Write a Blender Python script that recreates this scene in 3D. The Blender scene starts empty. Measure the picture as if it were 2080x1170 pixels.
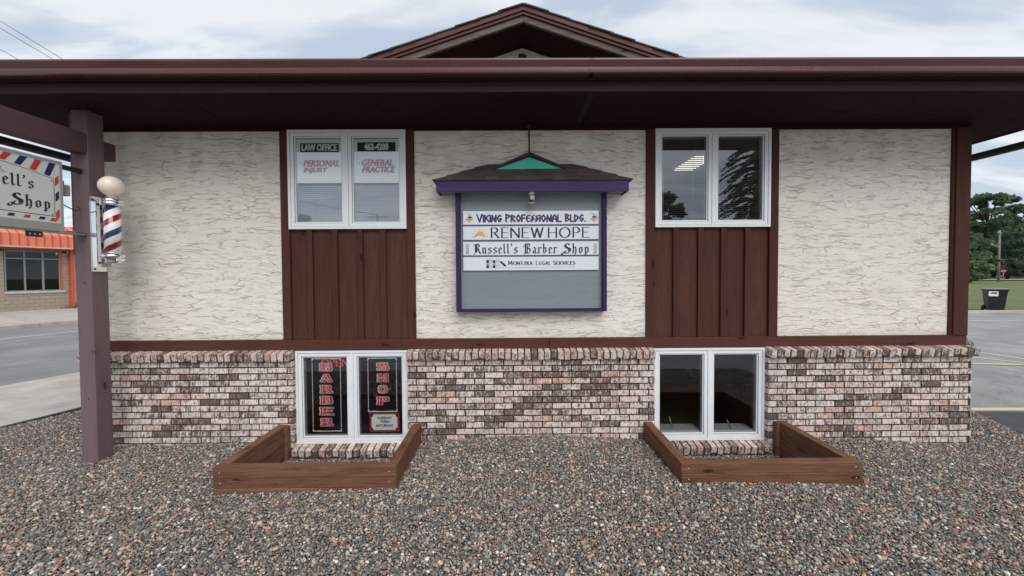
import bpy, bmesh, math, random
import numpy as np
from mathutils import Matrix, Vector, Euler
S = bpy.context.scene
COL = S.collection
random.seed(7); RNG = np.random.default_rng(7)

# ------------------------------------------------------------------ camera
H = 1.80
F, CX, CY = 780.0, 1040.0, 585.0
YAW, PIT, ROLL = 5/780.0, 0.025, -0.0062
fw = Vector((math.sin(YAW)*math.cos(PIT), math.cos(YAW)*math.cos(PIT), -math.sin(PIT)))
rt = Vector((math.cos(YAW), -math.sin(YAW), 0)); up = rt.cross(fw)
r2 = rt*math.cos(ROLL)+up*math.sin(ROLL); u2 = -rt*math.sin(ROLL)+up*math.cos(ROLL)
cd = bpy.data.cameras.new('camera'); cam = bpy.data.objects.new('camera', cd); COL.objects.link(cam)
cam.matrix_world = Matrix(((r2.x, u2.x, -fw.x, 0), (r2.y, u2.y, -fw.y, -4.185), (r2.z, u2.z, -fw.z, H), (0, 0, 0, 1)))
cd.sensor_width = 36; cd.lens = F/2080*36; cd.shift_y = -7.5/2080; cd.clip_start = .05; cd.clip_end = 2000
S.camera = cam
# ------------------------------------------------------------------ world, sun, exposure
SUN_EL, SUN_AZ = math.radians(47), math.radians(162)      # azimuth from +Y clockwise: behind the camera
w = bpy.data.worlds.new('World'); S.world = w; w.use_nodes = True
nt = w.node_tree; nt.nodes.clear(); L = nt.links.new
out = nt.nodes.new('ShaderNodeOutputWorld'); bg = nt.nodes.new('ShaderNodeBackground'); bg.inputs[1].default_value = .10
L(bg.outputs[0], out.inputs[0])
sky = nt.nodes.new('ShaderNodeTexSky'); sky.sky_type = 'NISHITA'; sky.sun_disc = False
sky.sun_elevation = SUN_EL; sky.sun_rotation = SUN_AZ
tc = nt.nodes.new('ShaderNodeTexCoord'); sep = nt.nodes.new('ShaderNodeSeparateXYZ'); L(tc.outputs['Generated'], sep.inputs[0])
def wm(op, a, b, c=None):
    n = nt.nodes.new('ShaderNodeMath'); n.operation = op
    for i, v in enumerate((a, b, c)):
        if v is None: continue
        if isinstance(v, (int, float)): n.inputs[i].default_value = v
        else: L(v, n.inputs[i])
    return n.outputs[0]
zz = wm('ADD', wm('MAXIMUM', sep.outputs[2], 0.0), .16)
cb = nt.nodes.new('ShaderNodeCombineXYZ'); L(wm('DIVIDE', sep.outputs[0], zz), cb.inputs[0]); L(wm('DIVIDE', sep.outputs[1], zz), cb.inputs[1])
mp = nt.nodes.new('ShaderNodeMapping'); mp.inputs['Rotation'].default_value = (0, 0, math.radians(-38)); mp.inputs['Scale'].default_value = (.55, 1.5, 1)
L(cb.outputs[0], mp.inputs[0])
n1 = nt.nodes.new('ShaderNodeTexNoise'); n1.inputs['Scale'].default_value = 2.1; n1.inputs['Detail'].default_value = 6; n1.inputs['Roughness'].default_value = .55; n1.inputs['Distortion'].default_value = .35
L(mp.outputs[0], n1.inputs[0])
n2 = nt.nodes.new('ShaderNodeTexNoise'); n2.inputs['Scale'].default_value = .55; n2.inputs['Detail'].default_value = 3
L(cb.outputs[0], n2.inputs[0])
mr = nt.nodes.new('ShaderNodeMapRange'); mr.interpolation_type = 'SMOOTHSTEP'
mr.inputs[1].default_value = .43; mr.inputs[2].default_value = .585; mr.inputs[3].default_value = .05; mr.inputs[4].default_value = 1.0
L(wm('ADD', wm('MULTIPLY', n1.outputs[0], .72), wm('MULTIPLY', n2.outputs[0], .30)), mr.inputs[0])
cr = nt.nodes.new('ShaderNodeMix'); cr.data_type = 'RGBA'; cr.inputs[6].default_value = (3.8, 4.45, 5.3, 1); cr.inputs[7].default_value = (6.5, 6.65, 6.8, 1)
L(mr.outputs[0], cr.inputs[0])
mx = nt.nodes.new('ShaderNodeMix'); mx.data_type = 'RGBA'; mx.inputs[0].default_value = .84
L(sky.outputs[0], mx.inputs[6]); L(cr.outputs[2], mx.inputs[7]); L(mx.outputs[2], bg.inputs[0])
sd = bpy.data.lights.new('sun', 'SUN'); sd.energy = 1.5; sd.angle = math.radians(48); sd.color = (1, .97, .93)
sun = bpy.data.objects.new('sun', sd); COL.objects.link(sun)
dv = Vector((math.sin(SUN_AZ)*math.cos(SUN_EL), math.cos(SUN_AZ)*math.cos(SUN_EL), math.sin(SUN_EL)))
sun.rotation_euler = dv.to_track_quat('Z', 'Y').to_euler()
S.view_settings.view_transform = 'Standard'; S.view_settings.look = 'None'; S.view_settings.gamma = 1
S.view_settings.use_curve_mapping = False; S.view_settings.exposure = .58
S.render.engine = 'CYCLES'; S.cycles.max_bounces = 8; S.cycles.transparent_max_bounces = 16

# ------------------------------------------------------------------ materials
class NB:
    def __init__(s, name):
        s.m = bpy.data.materials.new(name); s.m.use_nodes = True; s.t = s.m.node_tree
        s.b = s.t.nodes['Principled BSDF']; s.out = s.t.nodes['Material Output']
    def n(s, typ, props=None, **inp):
        x = s.t.nodes.new('ShaderNode'+typ)
        for k, v in (props or {}).items(): setattr(x, k, v)
        for k, v in inp.items():
            k = int(k[1:]) if k[0] == 'i' and k[1:].isdigit() else k
            s.set(x.inputs[k], v)
        return x
    def set(s, sock, v):
        if isinstance(v, bpy.types.NodeSocket): s.t.links.new(v, sock)
        elif isinstance(v, tuple) and sock.type == 'RGBA' and len(v) == 3: sock.default_value = v+(1,)
        else: sock.default_value = v
    def math(s, op, a, b=0.0, c=0.0, clamp=False):
        x = s.n('Math', dict(operation=op, use_clamp=clamp), i0=a, i1=b, i2=c); return x.outputs[0]
    def mix(s, f, a, b, mode='MIX'):
        x = s.t.nodes.new('ShaderNodeMix'); x.data_type = 'RGBA'; x.blend_type = mode
        s.set(x.inputs[0], f); s.set(x.inputs[6], a); s.set(x.inputs[7], b); return x.outputs[2]
    def pos(s, scale=(1, 1, 1), obj=False, rot=(0, 0, 0), loc=(0, 0, 0)):
        src = s.n('TexCoord').outputs['Object'] if obj else s.n('NewGeometry').outputs['Position']
        return s.n('Mapping', i0=src, Location=loc, Rotation=rot, Scale=scale).outputs[0]
    def noise(s, vec, scale, detail=3.0, rough=.5, dist=0.0, col=False):
        x = s.n('TexNoise', Vector=vec, Scale=scale, Detail=detail, Roughness=rough, Distortion=dist)
        return x.outputs[1 if col else 0]
    def ramp(s, v, lo, hi, a=0.0, b=1.0, smooth=True):
        x = s.n('MapRange', dict(interpolation_type='SMOOTHSTEP' if smooth else 'LINEAR'), i0=v, i1=lo, i2=hi, i3=a, i4=b); return x.outputs[0]
    def rnd(s): return s.n('ObjectInfo').outputs['Random']
    def bump(s, h, strength=.5, dist=.01, prev=None):
        x = s.n('Bump', Height=h, Strength=strength, Distance=dist)
        if prev is not None: s.set(x.inputs['Normal'], prev)
        return x.outputs[0]
    def fin(s, color, rough=.7, normal=None, metal=0.0, spec=None):
        s.set(s.b.inputs['Base Color'], color); s.set(s.b.inputs['Roughness'], rough); s.b.inputs['Metallic'].default_value = metal
        if normal is not None: s.set(s.b.inputs['Normal'], normal)
        if spec is not None: s.b.inputs['Specular IOR Level'].default_value = spec
        return s.m

def plain(name, c, rough=.6, var=.12, metal=0.0, scale=14.0, spec=None, chips=0.0):
    n = NB(name); p = n.pos(); f = n.noise(p, scale, 4)
    g = n.noise(p, scale*7, 3)
    col = n.mix(n.math('MULTIPLY', f, 1.0), tuple(max(0, x*(1-var)) for x in c), tuple(min(1, x*(1+var)) for x in c))
    if chips:
        cv = n.n('TexVoronoi', dict(feature='F1'), Vector=n.pos((1, 1.6, 1.6)), Scale=5.5)
        cm = n.math('MULTIPLY', n.ramp(n.math('ADD', cv.outputs['Distance'], n.math('MULTIPLY', n.noise(p, 60, 2), .05)), .045, .062, 1, 0), n.ramp(n.noise(n.pos((1, 1, 1), loc=(5, 2, 1)), 2.5, 2), .5, .55))
        col = n.mix(n.math('MULTIPLY', cm, chips), col, (.38, .33, .30))
        st_ = n.noise(n.pos((.5, 2, 9)), 3.0, 4, .6); col = n.mix(n.ramp(st_, .52, .7, 0, .35), col, tuple(x*1.9 for x in c))
    return n.fin(col, n.ramp(g, .2, .8, max(0, rough-.08), min(1, rough+.08)), n.bump(g, .12, .002), metal, spec)

def stucco():
    n = NB('skip_trowel_stucco')
    p0 = n.pos((1, 0, 1))
    wob = n.noise(p0, 3.2, 3, .6, col=True); wob2 = n.noise(p0, 14, 3, .6, col=True)
    v = n.n('VectorMath', dict(operation='MULTIPLY_ADD'), i0=wob, i1=(.30, 0, .10), i2=p0).outputs[0]
    v = n.n('VectorMath', dict(operation='MULTIPLY_ADD'), i0=wob2, i1=(.045, 0, .03), i2=v).outputs[0]
    def lay(sx, sz, off, wid, seed, lo, hi):
        q = n.n('Mapping', i0=v, Scale=(sx, 1, sz), Location=(off, 0, off*.7)).outputs[0]
        d = n.n('TexVoronoi', dict(feature='DISTANCE_TO_EDGE', voronoi_dimensions='3D'), Vector=q, Scale=1.0, Randomness=1.0).outputs['Distance']
        wv = n.ramp(n.noise(p0, 9+seed, 2), .3, .75, wid*.35, wid*1.7)
        line = n.ramp(n.math('DIVIDE', d, wv), 0.15, 1.0, 1.0, 0.0)
        msk = n.ramp(n.noise(n.n('Mapping', i0=p0, Location=(seed, seed, 0), Scale=(.55, 1, 1.5)).outputs[0], 9.5, 3, .6), lo, hi)
        return n.math('MULTIPLY', line, msk), d
    a, da = lay(2.3, 17, 0, .028, 1.3, .47, .57)
    b, db = lay(4.6, 34, 5.2, .044, 4.1, .49, .60)
    c, dc = lay(15, 24, 9.1, .045, 7.7, .56, .66)
    crevice = n.math('MINIMUM', n.math('ADD', n.math('ADD', a, n.math('MULTIPLY', b, .55)), n.math('MULTIPLY', c, .6)), 1.0)
    fine = n.noise(p0, 70, 4, .6); med = n.noise(n.n('Mapping', i0=v, Scale=(4, 1, 13)).outputs[0], 1.6, 4, .6)
    big = n.noise(n.pos((.5, 1, .9)), 1.1, 3)
    base = n.mix(n.ramp(big, .35, .65), (.80, .74, .65), (.84, .80, .73))
    base = n.mix(n.ramp(med, .3, .7, .0, .35), base, (.735, .675, .585))
    zg = n.n('SeparateXYZ', i0=n.n('NewGeometry').outputs['Position']).outputs[2]
    top_tone = n.math('MULTIPLY', n.ramp(n.noise(n.pos((2.2, 1, .6)), 2.2, 4, .6), .4, .68), n.ramp(zg, 2.5, 3.4, .0, .4))  # patchy brown tint, stronger towards the wall top
    base = n.mix(top_tone, base, (.50, .44, .36))
    foot = n.math('MULTIPLY', n.ramp(zg, 1.11, 1.2, .5, 0.0), n.noise(p0, 12, 4))
    base = n.mix(foot, base, (.45, .30, .22))
    col = n.mix(n.math('MULTIPLY', crevice, .24), base, (.37, .30, .225))  # trowel crevices darkened in colour: dirt, plus shading the bump is too weak for
    h = n.math('SUBTRACT', n.math('ADD', n.math('MULTIPLY', med, .8), n.math('MULTIPLY', fine, .16)), n.math('MULTIPLY', crevice, .45))
    return n.fin(col, .85, n.bump(h, 1.0, .017), spec=.2)

def brick_mat(name='whitewashed_brick', redder=0.0, shade=(.78, .68, .64)):
    n = NB(name); r = n.rnd(); g = n.n('NewGeometry').outputs['Position']
    ro = n.n('CombineXYZ', i0=n.math('MULTIPLY', r, 37.0), i1=n.math('MULTIPLY', r, 11.0), i2=n.math('MULTIPLY', r, 23.0)).outputs[0]
    p = n.n('VectorMath', dict(operation='ADD'), i0=g, i1=ro).outputs[0]
    st = n.noise(n.n('Mapping', i0=p, Scale=(1, 1, .40)).outputs[0], 85, 6, .78)
    bl = n.noise(p, 17, 3, .6)
    ramp = n.n('ValToRGB', i0=r); e = ramp.color_ramp; e.interpolation = 'CONSTANT'
    cols = [(0, tuple(x*.93 for x in shade)), (.22, (.70, .55, .49)), (.42, (.77, .65, .60)), (.60, (.63, .49, .43)), (.74, (.60, .50, .46)), (.93, (.58, .36, .28))]
    e.elements[0].position = 0; e.elements[0].color = cols[0][1]+(1,); e.elements[1].position = cols[1][0]; e.elements[1].color = cols[1][1]+(1,)
    for q, c in cols[2:]: x = e.elements.new(q); x.color = c+(1,)
    r3 = n.math('FRACT', n.math('MULTIPLY', r, 7.31))          # how sooty this brick is
    thr = n.ramp(n.math('MULTIPLY', r3, n.math('MULTIPLY', r3, r3)), 0, 1, .545, .435, smooth=False)
    v = n.math('ADD', n.math('ADD', n.math('MULTIPLY', st, .52), n.math('MULTIPLY', bl, .22)), n.math('MULTIPLY', n.noise(n.n('Mapping', i0=p, Scale=(1, 1, .12)).outputs[0], 58, 3, .6), .26))
    soot = n.ramp(n.math('SUBTRACT', v, thr), -.075, .055, 0.0, .95)
    base = n.mix(n.ramp(n.noise(p, 34, 3),   .45, .7, 0, .32+redder*.5), ramp.outputs[0], (.56, .30, .22))
    wash = n.ramp(n.noise(n.n('Mapping', i0=p, Scale=(1.4, 1, .7), Location=(3, 3, 3)).outputs[0], 60, 4, .6), .46, .6, 0, .7*(1-redder))
    base = n.mix(wash, base, (.84, .73, .68))
    col = n.mix(soot, base, n.mix(bl, (.050, .034, .030), (.13, .085, .070)))
    h = n.math('ADD', n.math('MULTIPLY', st, .8), n.math('MULTIPLY', n.noise(p, 240, 2), .3))
    return n.fin(col, .88, n.bump(h, .55, .006), spec=.25)

def wood(name, c1, c2, axis='Z', obj=False, knots=True, rough=.72, worn=None, crackle=.5):
    n = NB(name)
    sc = {'X': (1.0, 14, 14), 'Z': (14, 14, 1.0), 'Y': (14, 1.0, 14)}[axis]
    r = n.rnd(); off = n.n('CombineXYZ', i0=n.math('MULTIPLY', r, 19.), i1=n.math('MULTIPLY', r, 31.), i2=n.math('MULTIPLY', r, 7.)).outputs[0]
    src = n.n('TexCoord').outputs['Object'] if obj else n.n('NewGeometry').outputs['Position']
    p = n.n('VectorMath', dict(operation='ADD'), i0=src, i1=off).outputs[0]
    q = n.n('Mapping', i0=p, Scale=sc).outputs[0]
    g1 = n.noise(q, 1.6, 5, .6, .6); g2 = n.noise(q, 7.5, 4, .65, .2)
    g = n.math('ADD', n.math('MULTIPLY', g1, .55), n.math('MULTIPLY', g2, .45))
    col = n.mix(n.ramp(g, .32, .68), c1, c2)
    col = n.mix(n.math('MULTIPLY', n.math('FRACT', n.math('MULTIPLY', r, 5.7)), .4), col, tuple(x*.72 for x in c1))
    fine = n.ramp(n.noise(q, 11, 3, .6), .60, .70, 0, crackle)
    col = n.mix(fine, col, tuple(x*.25 for x in c1))
    h = g
    if knots:
        kv = n.n('TexVoronoi', dict(feature='F1'), Vector=n.n('Mapping', i0=p, Scale={'X': (1.8, 5, 5), 'Z': (5, 5, 1.8), 'Y': (5, 1.8, 5)}[axis]).outputs[0], Scale=1.15)
        k = n.ramp(kv.outputs['Distance'], .05, .13, .9, 0)
        col = n.mix(k, col, tuple(x*.22 for x in c1))
        ring = n.math('MULTIPLY', n.ramp(kv.outputs['Distance'], .10, .35, .5, 0), n.ramp(n.math('SINE', n.math('MULTIPLY', kv.outputs['Distance'], 90.)), -.2, .8))
        col = n.mix(ring, col, tuple(x*.55 for x in c1))
    if worn:
        wv = n.ramp(n.noise(q, 2.6, 5, .75), .60, .72, 0, .8); col = n.mix(wv, col, worn)
    return n.fin(col, rough, n.bump(h, .6, .005), spec=.13)

def pebble_mat():
    n = NB('river_pebble'); r = n.rnd(); ramp = n.n('ValToRGB', i0=r); e = ramp.color_ramp; e.interpolation = 'CONSTANT'
    cols = [(.0, (.085, .090, .097)), (.13, (.13, .128, .125)), (.24, (.21, .195, .175)), (.33, (.058, .062, .070)), (.43, (.18, .15, .125)), (.51, (.30, .27, .235)),
            (.58, (.15, .105, .088)), (.66, (.105, .122, .128)), (.74, (.43, .36, .29)), (.79, (.47, .235, .15)), (.825, (.56, .41, .32)), (.86, (.26, .115, .085)),
            (.895, (.33, .35, .37)), (.93, (.66, .63, .58)), (.955, (.23, .28, .27)), (.975, (.50, .33, .26))]
    e.elements[0].position = 0; e.elements[0].color = cols[0][1]+(1,); e.elements[1].position = cols[1][0]; e.elements[1].color = cols[1][1]+(1,)
    for q, c in cols[2:]: x = e.elements.new(q); x.color = c+(1,)
    p = n.pos(); sp = n.noise(p, 420, 2, .6)
    big = n.noise(p, 2.0, 3, .6)
    col = n.mix(n.ramp(sp, .4, .75, 0, .35), ramp.outputs[0], (.36, .33, .30))
    col = n.mix(n.ramp(big, .5, .7, 0, .14), col, (.31, .21, .16)); col = n.mix(1.0, col, (1.19, 1.16, 1.12), 'MULTIPLY')
    return n.fin(col, n.math('ADD', n.math('MULTIPLY', sp, .3), .45), spec=.4)

def gravel_bed():
    n = NB('gravel_bed'); p = n.pos()
    v = n.n('TexVoronoi', dict(feature='F1'), Vector=p, Scale=62.0)
    rr = n.n('ValToRGB', i0=n.n('SeparateColor', i0=v.outputs['Color']).outputs[0]); e = rr.color_ramp
    e.elements[0].color = (.035, .037, .042, 1); e.elements[1].color = (.34, .28, .23, 1); x = e.elements.new(.6); x.color = (.10, .095, .09, 1)
    col = n.mix(n.ramp(v.outputs['Distance'], .3, .75, 0, .85), rr.outputs[0], (.015, .014, .013))
    return n.fin(col, .9, n.bump(n.math('SUBTRACT', 1.0, v.outputs['Distance']), 1.0, .012))

def asphalt(name, base=.085, tint=(1, 1, 1.04)):
    n = NB(name); p = n.pos(); a = n.noise(p, 130, 3, .7); b = n.noise(p, .7, 4, .6); c = n.noise(n.pos((1, .25, 1)), 3, 4)
    v = n.math('MULTIPLY', n.ramp(a, .3, .72, .62, 1.6), n.ramp(b, .3, .7, .85, 1.18)); v = n.math('MULTIPLY', v, n.ramp(c, .3, .7, .92, 1.08))
    col = n.mix(1.0, tuple(base*t for t in tint), n.n('CombineColor', i0=v, i1=v, i2=v).outputs[0], 'MULTIPLY')
    cr = n.n('TexVoronoi', dict(feature='DISTANCE_TO_EDGE'), Vector=n.n('VectorMath', dict(operation='MULTIPLY_ADD'), i0=n.noise(p, 1.5, 4, .6, col=True), i1=(1.2, 1.2, 0), i2=p).outputs[0], Scale=.23)
    col = n.mix(n.ramp(cr.outputs['Distance'], .0, .004, .35, 0), col, (.03, .03, .032))
    return n.fin(col, .85, n.bump(a, .5, .006))

def concrete(name, c):
    n = NB(name); p = n.pos(); a = n.noise(p, 2.2, 5, .65); b = n.noise(p, 60, 3, .6); st = n.noise(n.pos((.6, 2, 1)), 1.3, 4)
    col = n.mix(n.ramp(a, .35, .7), c, tuple(x*.76 for x in c)); col = n.mix(n.ramp(b, .55, .7, 0, .3), col, tuple(x*.55 for x in c))
    col = n.mix(n.ramp(st, .5, .68, 0, .45), col, (c[0]*.7, c[1]*.58, c[2]*.45))
    return n.fin(col, .88, n.bump(b, .3, .003))

def grass_ground():
    n = NB('lawn_grass_soil'); p = n.pos(); a = n.noise(p, .25, 4, .6); b = n.noise(n.pos((1, .5, 1)), 6, 4, .7); c = n.noise(p, 45, 2)
    col = n.mix(n.ramp(a, .35, .65), (.13, .165, .055), (.19, .21, .085)); col = n.mix(n.ramp(b, .5, .72, 0, .6), col, (.27, .25, .13)); col = n.mix(n.ramp(c, .4, .7, 0, .5), col, (.09, .12, .04))
    return n.fin(col, .95, n.bump(c, 1, .05))

def leaf_mat(name, c, dark=.5):
    n = NB(name); p = n.pos(); a = n.noise(p, .55, 3); b = n.noise(p, 5, 2)
    col = n.mix(n.ramp(a, .35, .65), tuple(x*dark for x in c), c); col = n.mix(n.ramp(b, .4, .7, 0, .5), col, tuple(min(1, x*1.5) for x in c))
    n.fin(col, .7, spec=.2); tr = n.n('BsdfTranslucent', Color=col); ms_ = n.n('MixShader', i0=.45, i1=n.b.outputs[0], i2=tr.outputs[0]); n.t.links.new(ms_.outputs[0], n.out.inputs[0]); return n.m

def glass(name, base=.12, tint=(.985, .99, .99), kf=.85):
    n = NB(name); t = n.n('BsdfTransparent', Color=tint); g = n.n('BsdfGlossy', Color=(.93, .96, 1.0), Roughness=.0)
    wv = n.bump(n.noise(n.pos(), 1.3, 1), .02, .02); n.set(g.inputs['Normal'], wv)
    fr = n.n('Fresnel', IOR=1.45).outputs[0]
    fac = n.math('ADD', n.math('MULTIPLY', fr, kf), base, clamp=True)
    m = n.n('MixShader', i0=fac, i1=t.outputs[0], i2=g.outputs[0]); n.t.links.new(m.outputs[0], n.out.inputs[0]); return n.m

def emit(name, c, s):
    n = NB(name); n.b.inputs['Base Color'].default_value = c+(1,); n.b.inputs['Emission Color'].default_value = c+(1,); n.b.inputs['Emission Strength'].default_value = s; return n.m

def shingle_mat(k=1.0):
    n = NB('asphalt_shingle'); r = n.rnd(); p = n.pos(); g = n.noise(p, 220, 3, .7); a = n.noise(p, 9, 3)
    col = n.mix(r, (.045*k, .036*k, .033*k), (.11*k, .082*k, .07*k)); col = n.mix(n.ramp(g, .45, .7, 0, .6), col, (.17, .14, .125)); col = n.mix(n.ramp(a, .5, .7, 0, .5), col, (.05, .045, .043))
    return n.fin(col, .95, n.bump(g, .6, .003))

def barber_stripe():
    n = NB('barber_stripe_print'); s = n.n('SeparateXYZ', i0=n.n('TexCoord').outputs['Object'])
    ang = n.math('DIVIDE', n.math('ARCTAN2', s.outputs[1], s.outputs[0]), 2*math.pi)
    t = n.math('FRACT', n.math('ADD', n.math('SUBTRACT', n.math('DIVIDE', s.outputs[2], .262), ang), 10.62))
    ramp = n.n('ValToRGB', i0=t); e = ramp.color_ramp; e.interpolation = 'CONSTANT'
    e.elements[0].position = 0; e.elements[0].color = (.30, .012, .03, 1); e.elements[1].position = .23; e.elements[1].color = (.90, .90, .86, 1)
    x = e.elements.new(.5); x.color = (.012, .03, .14, 1); x = e.elements.new(.73); x.color = (.90, .90, .86, 1)
    n.fin(ramp.outputs[0], .25); n.b.inputs['Coat Weight'].default_value = 1.0; n.b.inputs['Coat Roughness'].default_value = .02; return n.m

M = dict(
 stucco=stucco(), brick=brick_mat(), capbrick=brick_mat('weathered_cap_brick', .4, (.72, .60, .55)),
 mortar=plain('dark_brown_mortar', (.048, .031, .027), .95, .3, scale=30),
 siding=wood('brown_stained_siding', (.068, .029, .021), (.112, .047, .035), 'Z', crackle=.55),
 trimv=wood('brown_painted_trim_vertical', (.070, .026, .020), (.098, .038, .029), 'Z', crackle=.35),
 trimh=wood('brown_painted_trim_horizontal', (.084, .034, .026), (.112, .047, .036), 'X', crackle=.4),
 post=wood('mauve_brown_painted_post', (.165, .112, .118), (.19, .132, .140), 'Z', rough=.6, crackle=.12),
 beam=wood('mauve_brown_painted_beam', (.11, .062, .064), (.14, .08, .083), 'Y', rough=.6, crackle=.12),
 fascia=plain('dark_brown_fascia_paint', (.030, .012, .013), .6, .15, spec=.15, chips=.6),
 gutter=plain('brown_aluminium_gutter', (.098, .032, .031), .30, .10, spec=.6, chips=.25),
 soffit=plain('dark_brown_soffit_paint', (.030, .009, .010), .8, .2, scale=3, spec=.08, chips=.8),
 seam=plain('soffit_vent_black', (.006, .005, .006), .9),
 rake=plain('brown_rake_metal', (.10, .040, .034), .5, .12, spec=.25), rakew=wood('weathered_rake_board', (.10, .072, .062), (.20, .155, .135), 'X', crackle=.5, worn=(.28, .24, .21)),
 vinyl=plain('white_vinyl', (.80, .82, .83), .35, .05), vinylshade=plain('grey_gasket', (.22, .23, .24), .5),
 glass=glass('window_glass', .135), glasslow=glass('basement_window_glass', .085, (.93, .95, .95)),
 blindl=plain('pale_blind_slat', (.50, .54, .60), .5, .05), blindd=plain('brown_blind_slat', (.36, .31, .29), .4, .05),
 roomd=plain('dim_room_wall', (.16, .14, .12), .9, .1, scale=2), roomf=plain('dark_carpet', (.03, .03, .03), .95),
 poster=plain('white_poster', (.86, .87, .86), .5, .03), black=plain('black_print', (.012, .012, .014), .5, .1), redprint=plain('red_print', (.72, .035, .075), .5, .05),
 deepred=plain('deep_red_print', (.42, .01, .03), .5, .05), white=plain('white_print', (.93, .92, .90), .5, .03), sign=plain('white_sign_board', (.72, .75, .80), .4, .04), navy=plain('navy_print', (.012, .022, .10), .5), inkpurple=plain('dark_purple_print', (.055, .025, .12), .5),
 ink=plain('near_black_print', (.018, .018, .03), .5), gold=plain('gold_print', (.62, .42, .12), .5), orangep=plain('orange_print', (.85, .42, .05), .5), pinkp=plain('pink_print', (.75, .30, .35), .5),
 purple=wood('purple_painted_wood', (.058, .040, .108), (.092, .064, .160), 'X', crackle=.2, knots=False), purpled=wood('dark_purple_painted_wood', (.035, .020, .075), (.055, .033, .11), 'Z', crackle=.2, knots=False),
 maroon=wood('faded_purple_brown_wood', (.055, .025, .045), (.075, .04, .06), 'X', crackle=.2, knots=False),
 greyboard=wood('grey_painted_plywood', (.235, .262, .285), (.275, .305, .330), 'X', crackle=.22, knots=False, rough=.6), teal=wood('teal_painted_wood', (.075, .46, .31), (.10, .54, .38), 'X', crackle=.1, knots=False),
 shingle=shingle_mat(), shingled=shingle_mat(.55), chrome=plain('chrome', (.82, .83, .85), .12, .03, 1.0), galv=plain('grey_steel', (.38, .40, .41), .4, .1, .8), darkmetal=plain('dark_iron', (.03, .028, .028), .5, .2, .3),
 globe=plain('pink_opal_glass', (1.0, .82, .70), .12, .06, scale=6), stripe=barber_stripe(), cabinet=plain('grey_sign_cabinet', (.36, .35, .33), .5, .08), face=plain('acrylic_sign_face', (.68, .70, .66), .3, .02), redstripe=plain('red_stripe_print', (.56, .05, .04), .35, .05),
 timber=wood('stained_treated_timber', (.115, .054, .031), (.25, .128, .078), 'X', obj=True, crackle=.6, worn=(.28, .18, .13)),
 nail=plain('galvanised_nail_head', (.5, .5, .5), .4, .1, .7), pebble=pebble_mat(), bed=gravel_bed(),
 asphalt=asphalt('asphalt', .24, (1.03, 1, .97)), street=asphalt('street_asphalt', .20, (1, .98, .97)), newasphalt=asphalt('dark_asphalt_edge', .055), concrete=concrete('sidewalk_concrete', (.52, .49, .44)), kerbc=concrete('kerb_concrete', (.50, .44, .39)),
 dark_strip=plain('dark_strip_grey', (.045, .05, .048), .8), paintw=plain('white_road_paint', (.62, .62, .60), .7, .15, scale=30), painty=plain('worn_yellow_paint', (.62, .55, .40), .8, .2, scale=30), grass=grass_ground(),
 leaf=leaf_mat('tree_foliage', (.15, .22, .13)), leafl=leaf_mat('light_foliage', (.21, .27, .13)), leafd=leaf_mat('dark_foliage', (.11, .17, .12)), bark=wood('tree_bark', (.05, .038, .03), (.11, .09, .07), 'Z', knots=False),
 block=plain('tan_concrete_block', (.36, .30, .24), .9, .15), orange=plain('orange_metal_roofing', (.76, .215, .12), .45, .06), orangel=plain('orange_red_metal', (.50, .10, .05), .5, .06), shopglass=glass('shop_glass', .03, (.4, .45, .48), .35), bronze=plain('grey_green_mullion', (.20, .25, .24), .5), sill=concrete('pale_sill', (.60, .56, .50)), poleg=wood('grey_utility_pole', (.20, .18, .155), (.30, .275, .24), 'Z', knots=False), roadsign=plain('stop_sign_red', (.55, .05, .05), .4), wastebin=plain('dark_green_black_plastic', (.009, .012, .014), .45, .1), wastelid=plain('bin_lid_plastic', (.2, .22, .22), .35),
 foam=plain('grey_mottled_foam', (.33, .33, .32), .9, .5, scale=50), lightpanel=emit('ceiling_light_panel', (1, .96, .88), .9), neon=emit('red_neon', (1.0, .04, .03), .45), dead=plain('dry_leaf', (.42, .17, .06), .7, .3), stonew=plain('pale_fieldstone', (.42, .40, .37), .8, .2, scale=60), shadecloth=plain('dark_barber_gown', (.02, .022, .03), .8), yellowp=plain('yellow_plastic', (.75, .5, .06), .4),
)

# ------------------------------------------------------------------ object helpers
WM = {}
def setp(o, parent=None, label=None, cat=None, group=None, kind=None):
    if parent is not None:
        o.parent = parent; pm = WM.get(parent.name, Matrix.Identity(4)); o.matrix_parent_inverse = pm.inverted()
    if label: o['label'] = label
    if cat: o['category'] = cat
    if group: o['group'] = group
    if kind: o['kind'] = kind
    WM[o.name] = o.matrix_basis.copy()
    return o
def empty(name, loc, label, cat, group=None, rotz=0, parent=None):
    o = bpy.data.objects.new(name, None); COL.objects.link(o); o.empty_display_size = .2
    o.matrix_basis = Matrix.Translation(loc) @ Matrix.Rotation(rotz, 4, 'Z')
    return setp(o, parent, label, cat, group)
def obj(name, me, m=None, parent=None, mw=None, **k):
    if m is not None and not me.materials: me.materials.append(m)
    o = bpy.data.objects.new(name, me); COL.objects.link(o)
    if mw is not None: o.matrix_basis = mw
    return setp(o, parent, **k)
def mesh(name, V, Fc, smooth=False):
    me = bpy.data.meshes.new(name); me.from_pydata([tuple(v) for v in V], [], Fc); me.update()
    if smooth: me.polygons.foreach_set('use_smooth', [True]*len(me.polygons))
    return me
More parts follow.
